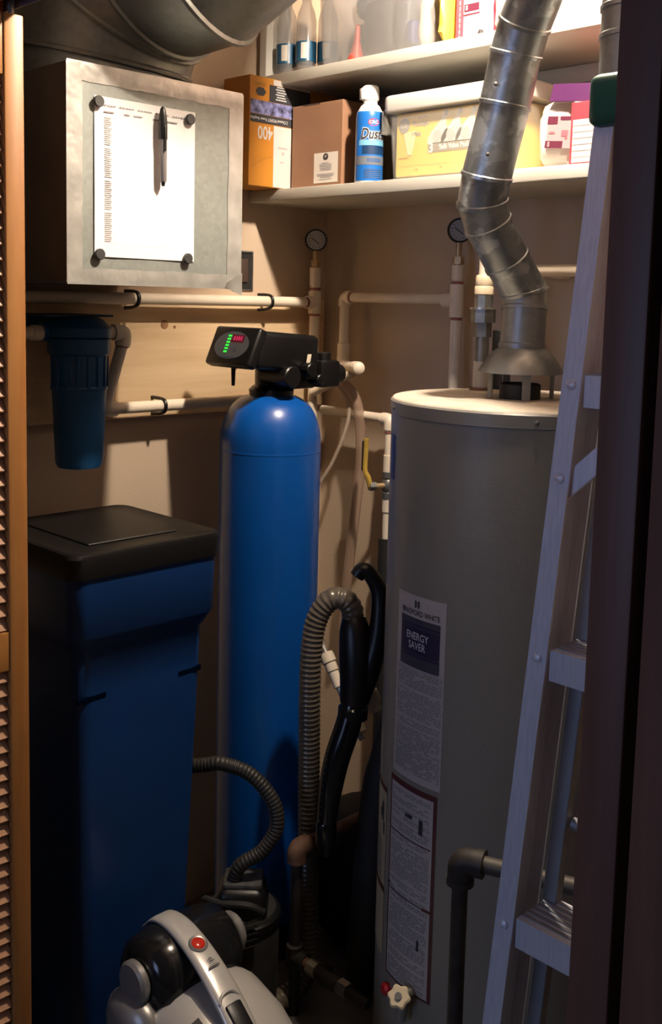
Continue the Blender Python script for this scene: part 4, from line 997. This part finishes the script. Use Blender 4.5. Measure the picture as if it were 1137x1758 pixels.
# silver canister vacuum
t = thing('canister_vacuum', 'silver and black canister vacuum with red button in the front', 'vacuum', (.70, -.95, 0))
def loft(secs, n=28, pw=.75):
    """secs: (x, yc, half width, z bottom, z top); rounded sections across y-z"""
    g = G(); rings = []
    for x, yc, hw, zb, zt in secs:
        zc, hz = (zb+zt)/2, (zt-zb)/2; rg = []
        for i in range(n):
            a = 2*PI*i/n; ca, sa = math.cos(a), math.sin(a)
            s4 = lambda q: math.copysign(abs(q)**pw, q)
            rg.append(g.bm.verts.new((x, yc+hw*s4(ca), zc+hz*s4(sa))))
        rings.append(rg)
    return g.skin(rings)
YC = -.925
obj('hull', loft([(.545,YC,.06,.06,.22),(.56,YC,.105,.045,.27),(.62,YC,.128,.035,.335),(.69,YC,.132,.03,.345),(.76,YC,.130,.03,.325),(.84,YC,.122,.03,.27),(.91,YC,.105,.035,.20),(.96,YC,.07,.05,.14),(.975,YC,.03,.07,.11)]), M_SILVER, t, angle=50)
obj('drum', G().lathe([(.030,-.105),(.062,-.100),(.078,-.085),(.084,-.05),(.085,0),(.084,.05),(.078,.085),(.062,.100),(.030,.105)], (.588,YC+.005,.332), (0,1,0), 40), M_BLACKG, t, angle=50)
for s_, y in ((-1, YC-.100), (1, YC+.110)):
    cp = obj('end_cap', G().lathe([(.036,0),(.040,.004),(.040,.014),(.035,.020),(.010,.023)], (.596,y,.345), (0,s_,0), 32), M_SILVERD, t)
    obj('cap_ring', G().lathe([(.036,-.018),(.043,-.016),(.0435,-.008),(.036,-.004)], (.596,y,.345), (0,s_,0), 32), M_SILVER, cp)
obj('handle_strap', G().grid(lambda a, b: (lambda P_, w_: P_+V((0,(b-.5)*2*w_,-.010*(2*b-1)**2)))(spl_handle(a), .020+.008*a), 28, 6) if False else
    (lambda: (lambda g, pts: g.skin([[g.bm.verts.new(p+V((.005*sn,(.022+.009*i/(len(pts)-1))*cs,.0085*sn))) for cs, sn in [(math.copysign(abs(math.cos(2*PI*k/16))**.6, math.cos(2*PI*k/16)), math.sin(2*PI*k/16)) for k in range(16)]] for i, p in enumerate(pts)]))
     (G(), spline([V((.512,YC-.013,.384)), V((.545,YC-.014,.412)), V((.595,YC-.015,.419)), V((.660,YC-.017,.404)), V((.730,YC-.020,.371)), V((.800,YC-.024,.322)), V((.875,YC-.030,.255))], 6)))(), M_SILVER, t, angle=50)
hp = V((.664,YC-.017,.4122)); hn = V((.30,0,.95)).normalized()
obj('button_ring', G().lathe([(.018,-.004),(.0185,.001),(.016,.003),(.0135,.002)], hp, hn, 28), M_SILVERD, t)
obj('red_button', G().lathe([(.0130,-.002),(.0130,.0025),(.009,.0050),(.001,.0060)], hp, hn, 24), mat('vacuum_red', (.55,.03,.015), .15), t)
hf = plane_fn((.708,YC-.019,.3925), (0,1,0), (-.90,0,.43), (.43,0,.90), .0050)
lines('strap_print', hf, [(-.006,.006,.009,.0105), (-.004,.008,.005,.0065), (-.002,.004,.0115,.013), (-.013,.012,-.006,-.0035), (-.010,.009,-.0015,-.0005)], M_INKD, t)
obj('grip_recess', G().obox((.80,YC-.024,.3330), (.80,0,-.60), (0,1,0), (.60,0,.80), (.036,.017,.006), .005, 2), M_BLACK, t)
obj('recess_lip', G().tube([(.764,YC-.046,.357),(.758,YC-.034,.368),(.758,YC-.014,.368),(.764,YC-.002,.357)], .003, 8, 4), M_SILVER, t)
obj('side_skirt', G().obox((.72,YC-.122,.115), (1,0,0), (0,1,0), (0,0,1), (.16,.020,.075), .018, 3), M_SILVERD, t)
for x in (.62, .86):
    for s_ in (-1, 1):
        wh = obj('wheel', G().lathe([(.085,0),(.106,.006),(.108,.020),(.098,.030),(.03,.033)] if x < .7 else [(.03,0),(.036,.005),(.036,.016),(.03,.020)],
                 (x-(.045 if x < .7 else 0), YC+s_*(.136 if x < .7 else .110), .109 if x < .7 else .037), (0,s_,0), 28), M_BLACK, t)
obj('hull_emblem', G().grid(lambda a, b: (.735+.030*b, YC-.098+.028*a, .3302-.012*b-.008*(1-a)), 2, 2), M_BLACKM, t)
obj('rear_fender', G().ell((.595,YC-.108,.262), .075, .040, .062, 24, 12, .8), M_SILVERD, t, angle=60)
# loose wooden strip on the floor
tag(obj('wood_strip', G().obox((.70,-.72,.011), (1,-.25,0), (.25,1,0), (0,0,1), (.13,.012,.010), .001, 1), mat('strip_tan', (.34,.22,.13), .7, var=.2, vscale=20)), 'tan wooden strip lying on the floor before the heater', 'wood strip')

# ================================================================== BULB
t = thing('ceiling_lamp', 'bare warm bulb on a white ceiling lampholder above the heater', 'lamp', (BULB.x, BULB.y, 2.55))
obj('lampholder', G().lathe([(.055,2.72),(.058,2.715),(.050,2.690),(.030,2.665),(.024,2.625),(.020,2.622)], (BULB.x,BULB.y,0), n=28), M_WHITE, t)
obj('bulb', G().lathe([(.001,2.520),(.014,2.523),(.024,2.532),(.030,2.547),(.0305,2.556),(.027,2.575),(.018,2.600),(.014,2.620)], (BULB.x,BULB.y,0), n=20),
    mat('bulb_glow', (1,1,1), .5, emit=(1,.83,.66), estr=BULB_POWER), t)
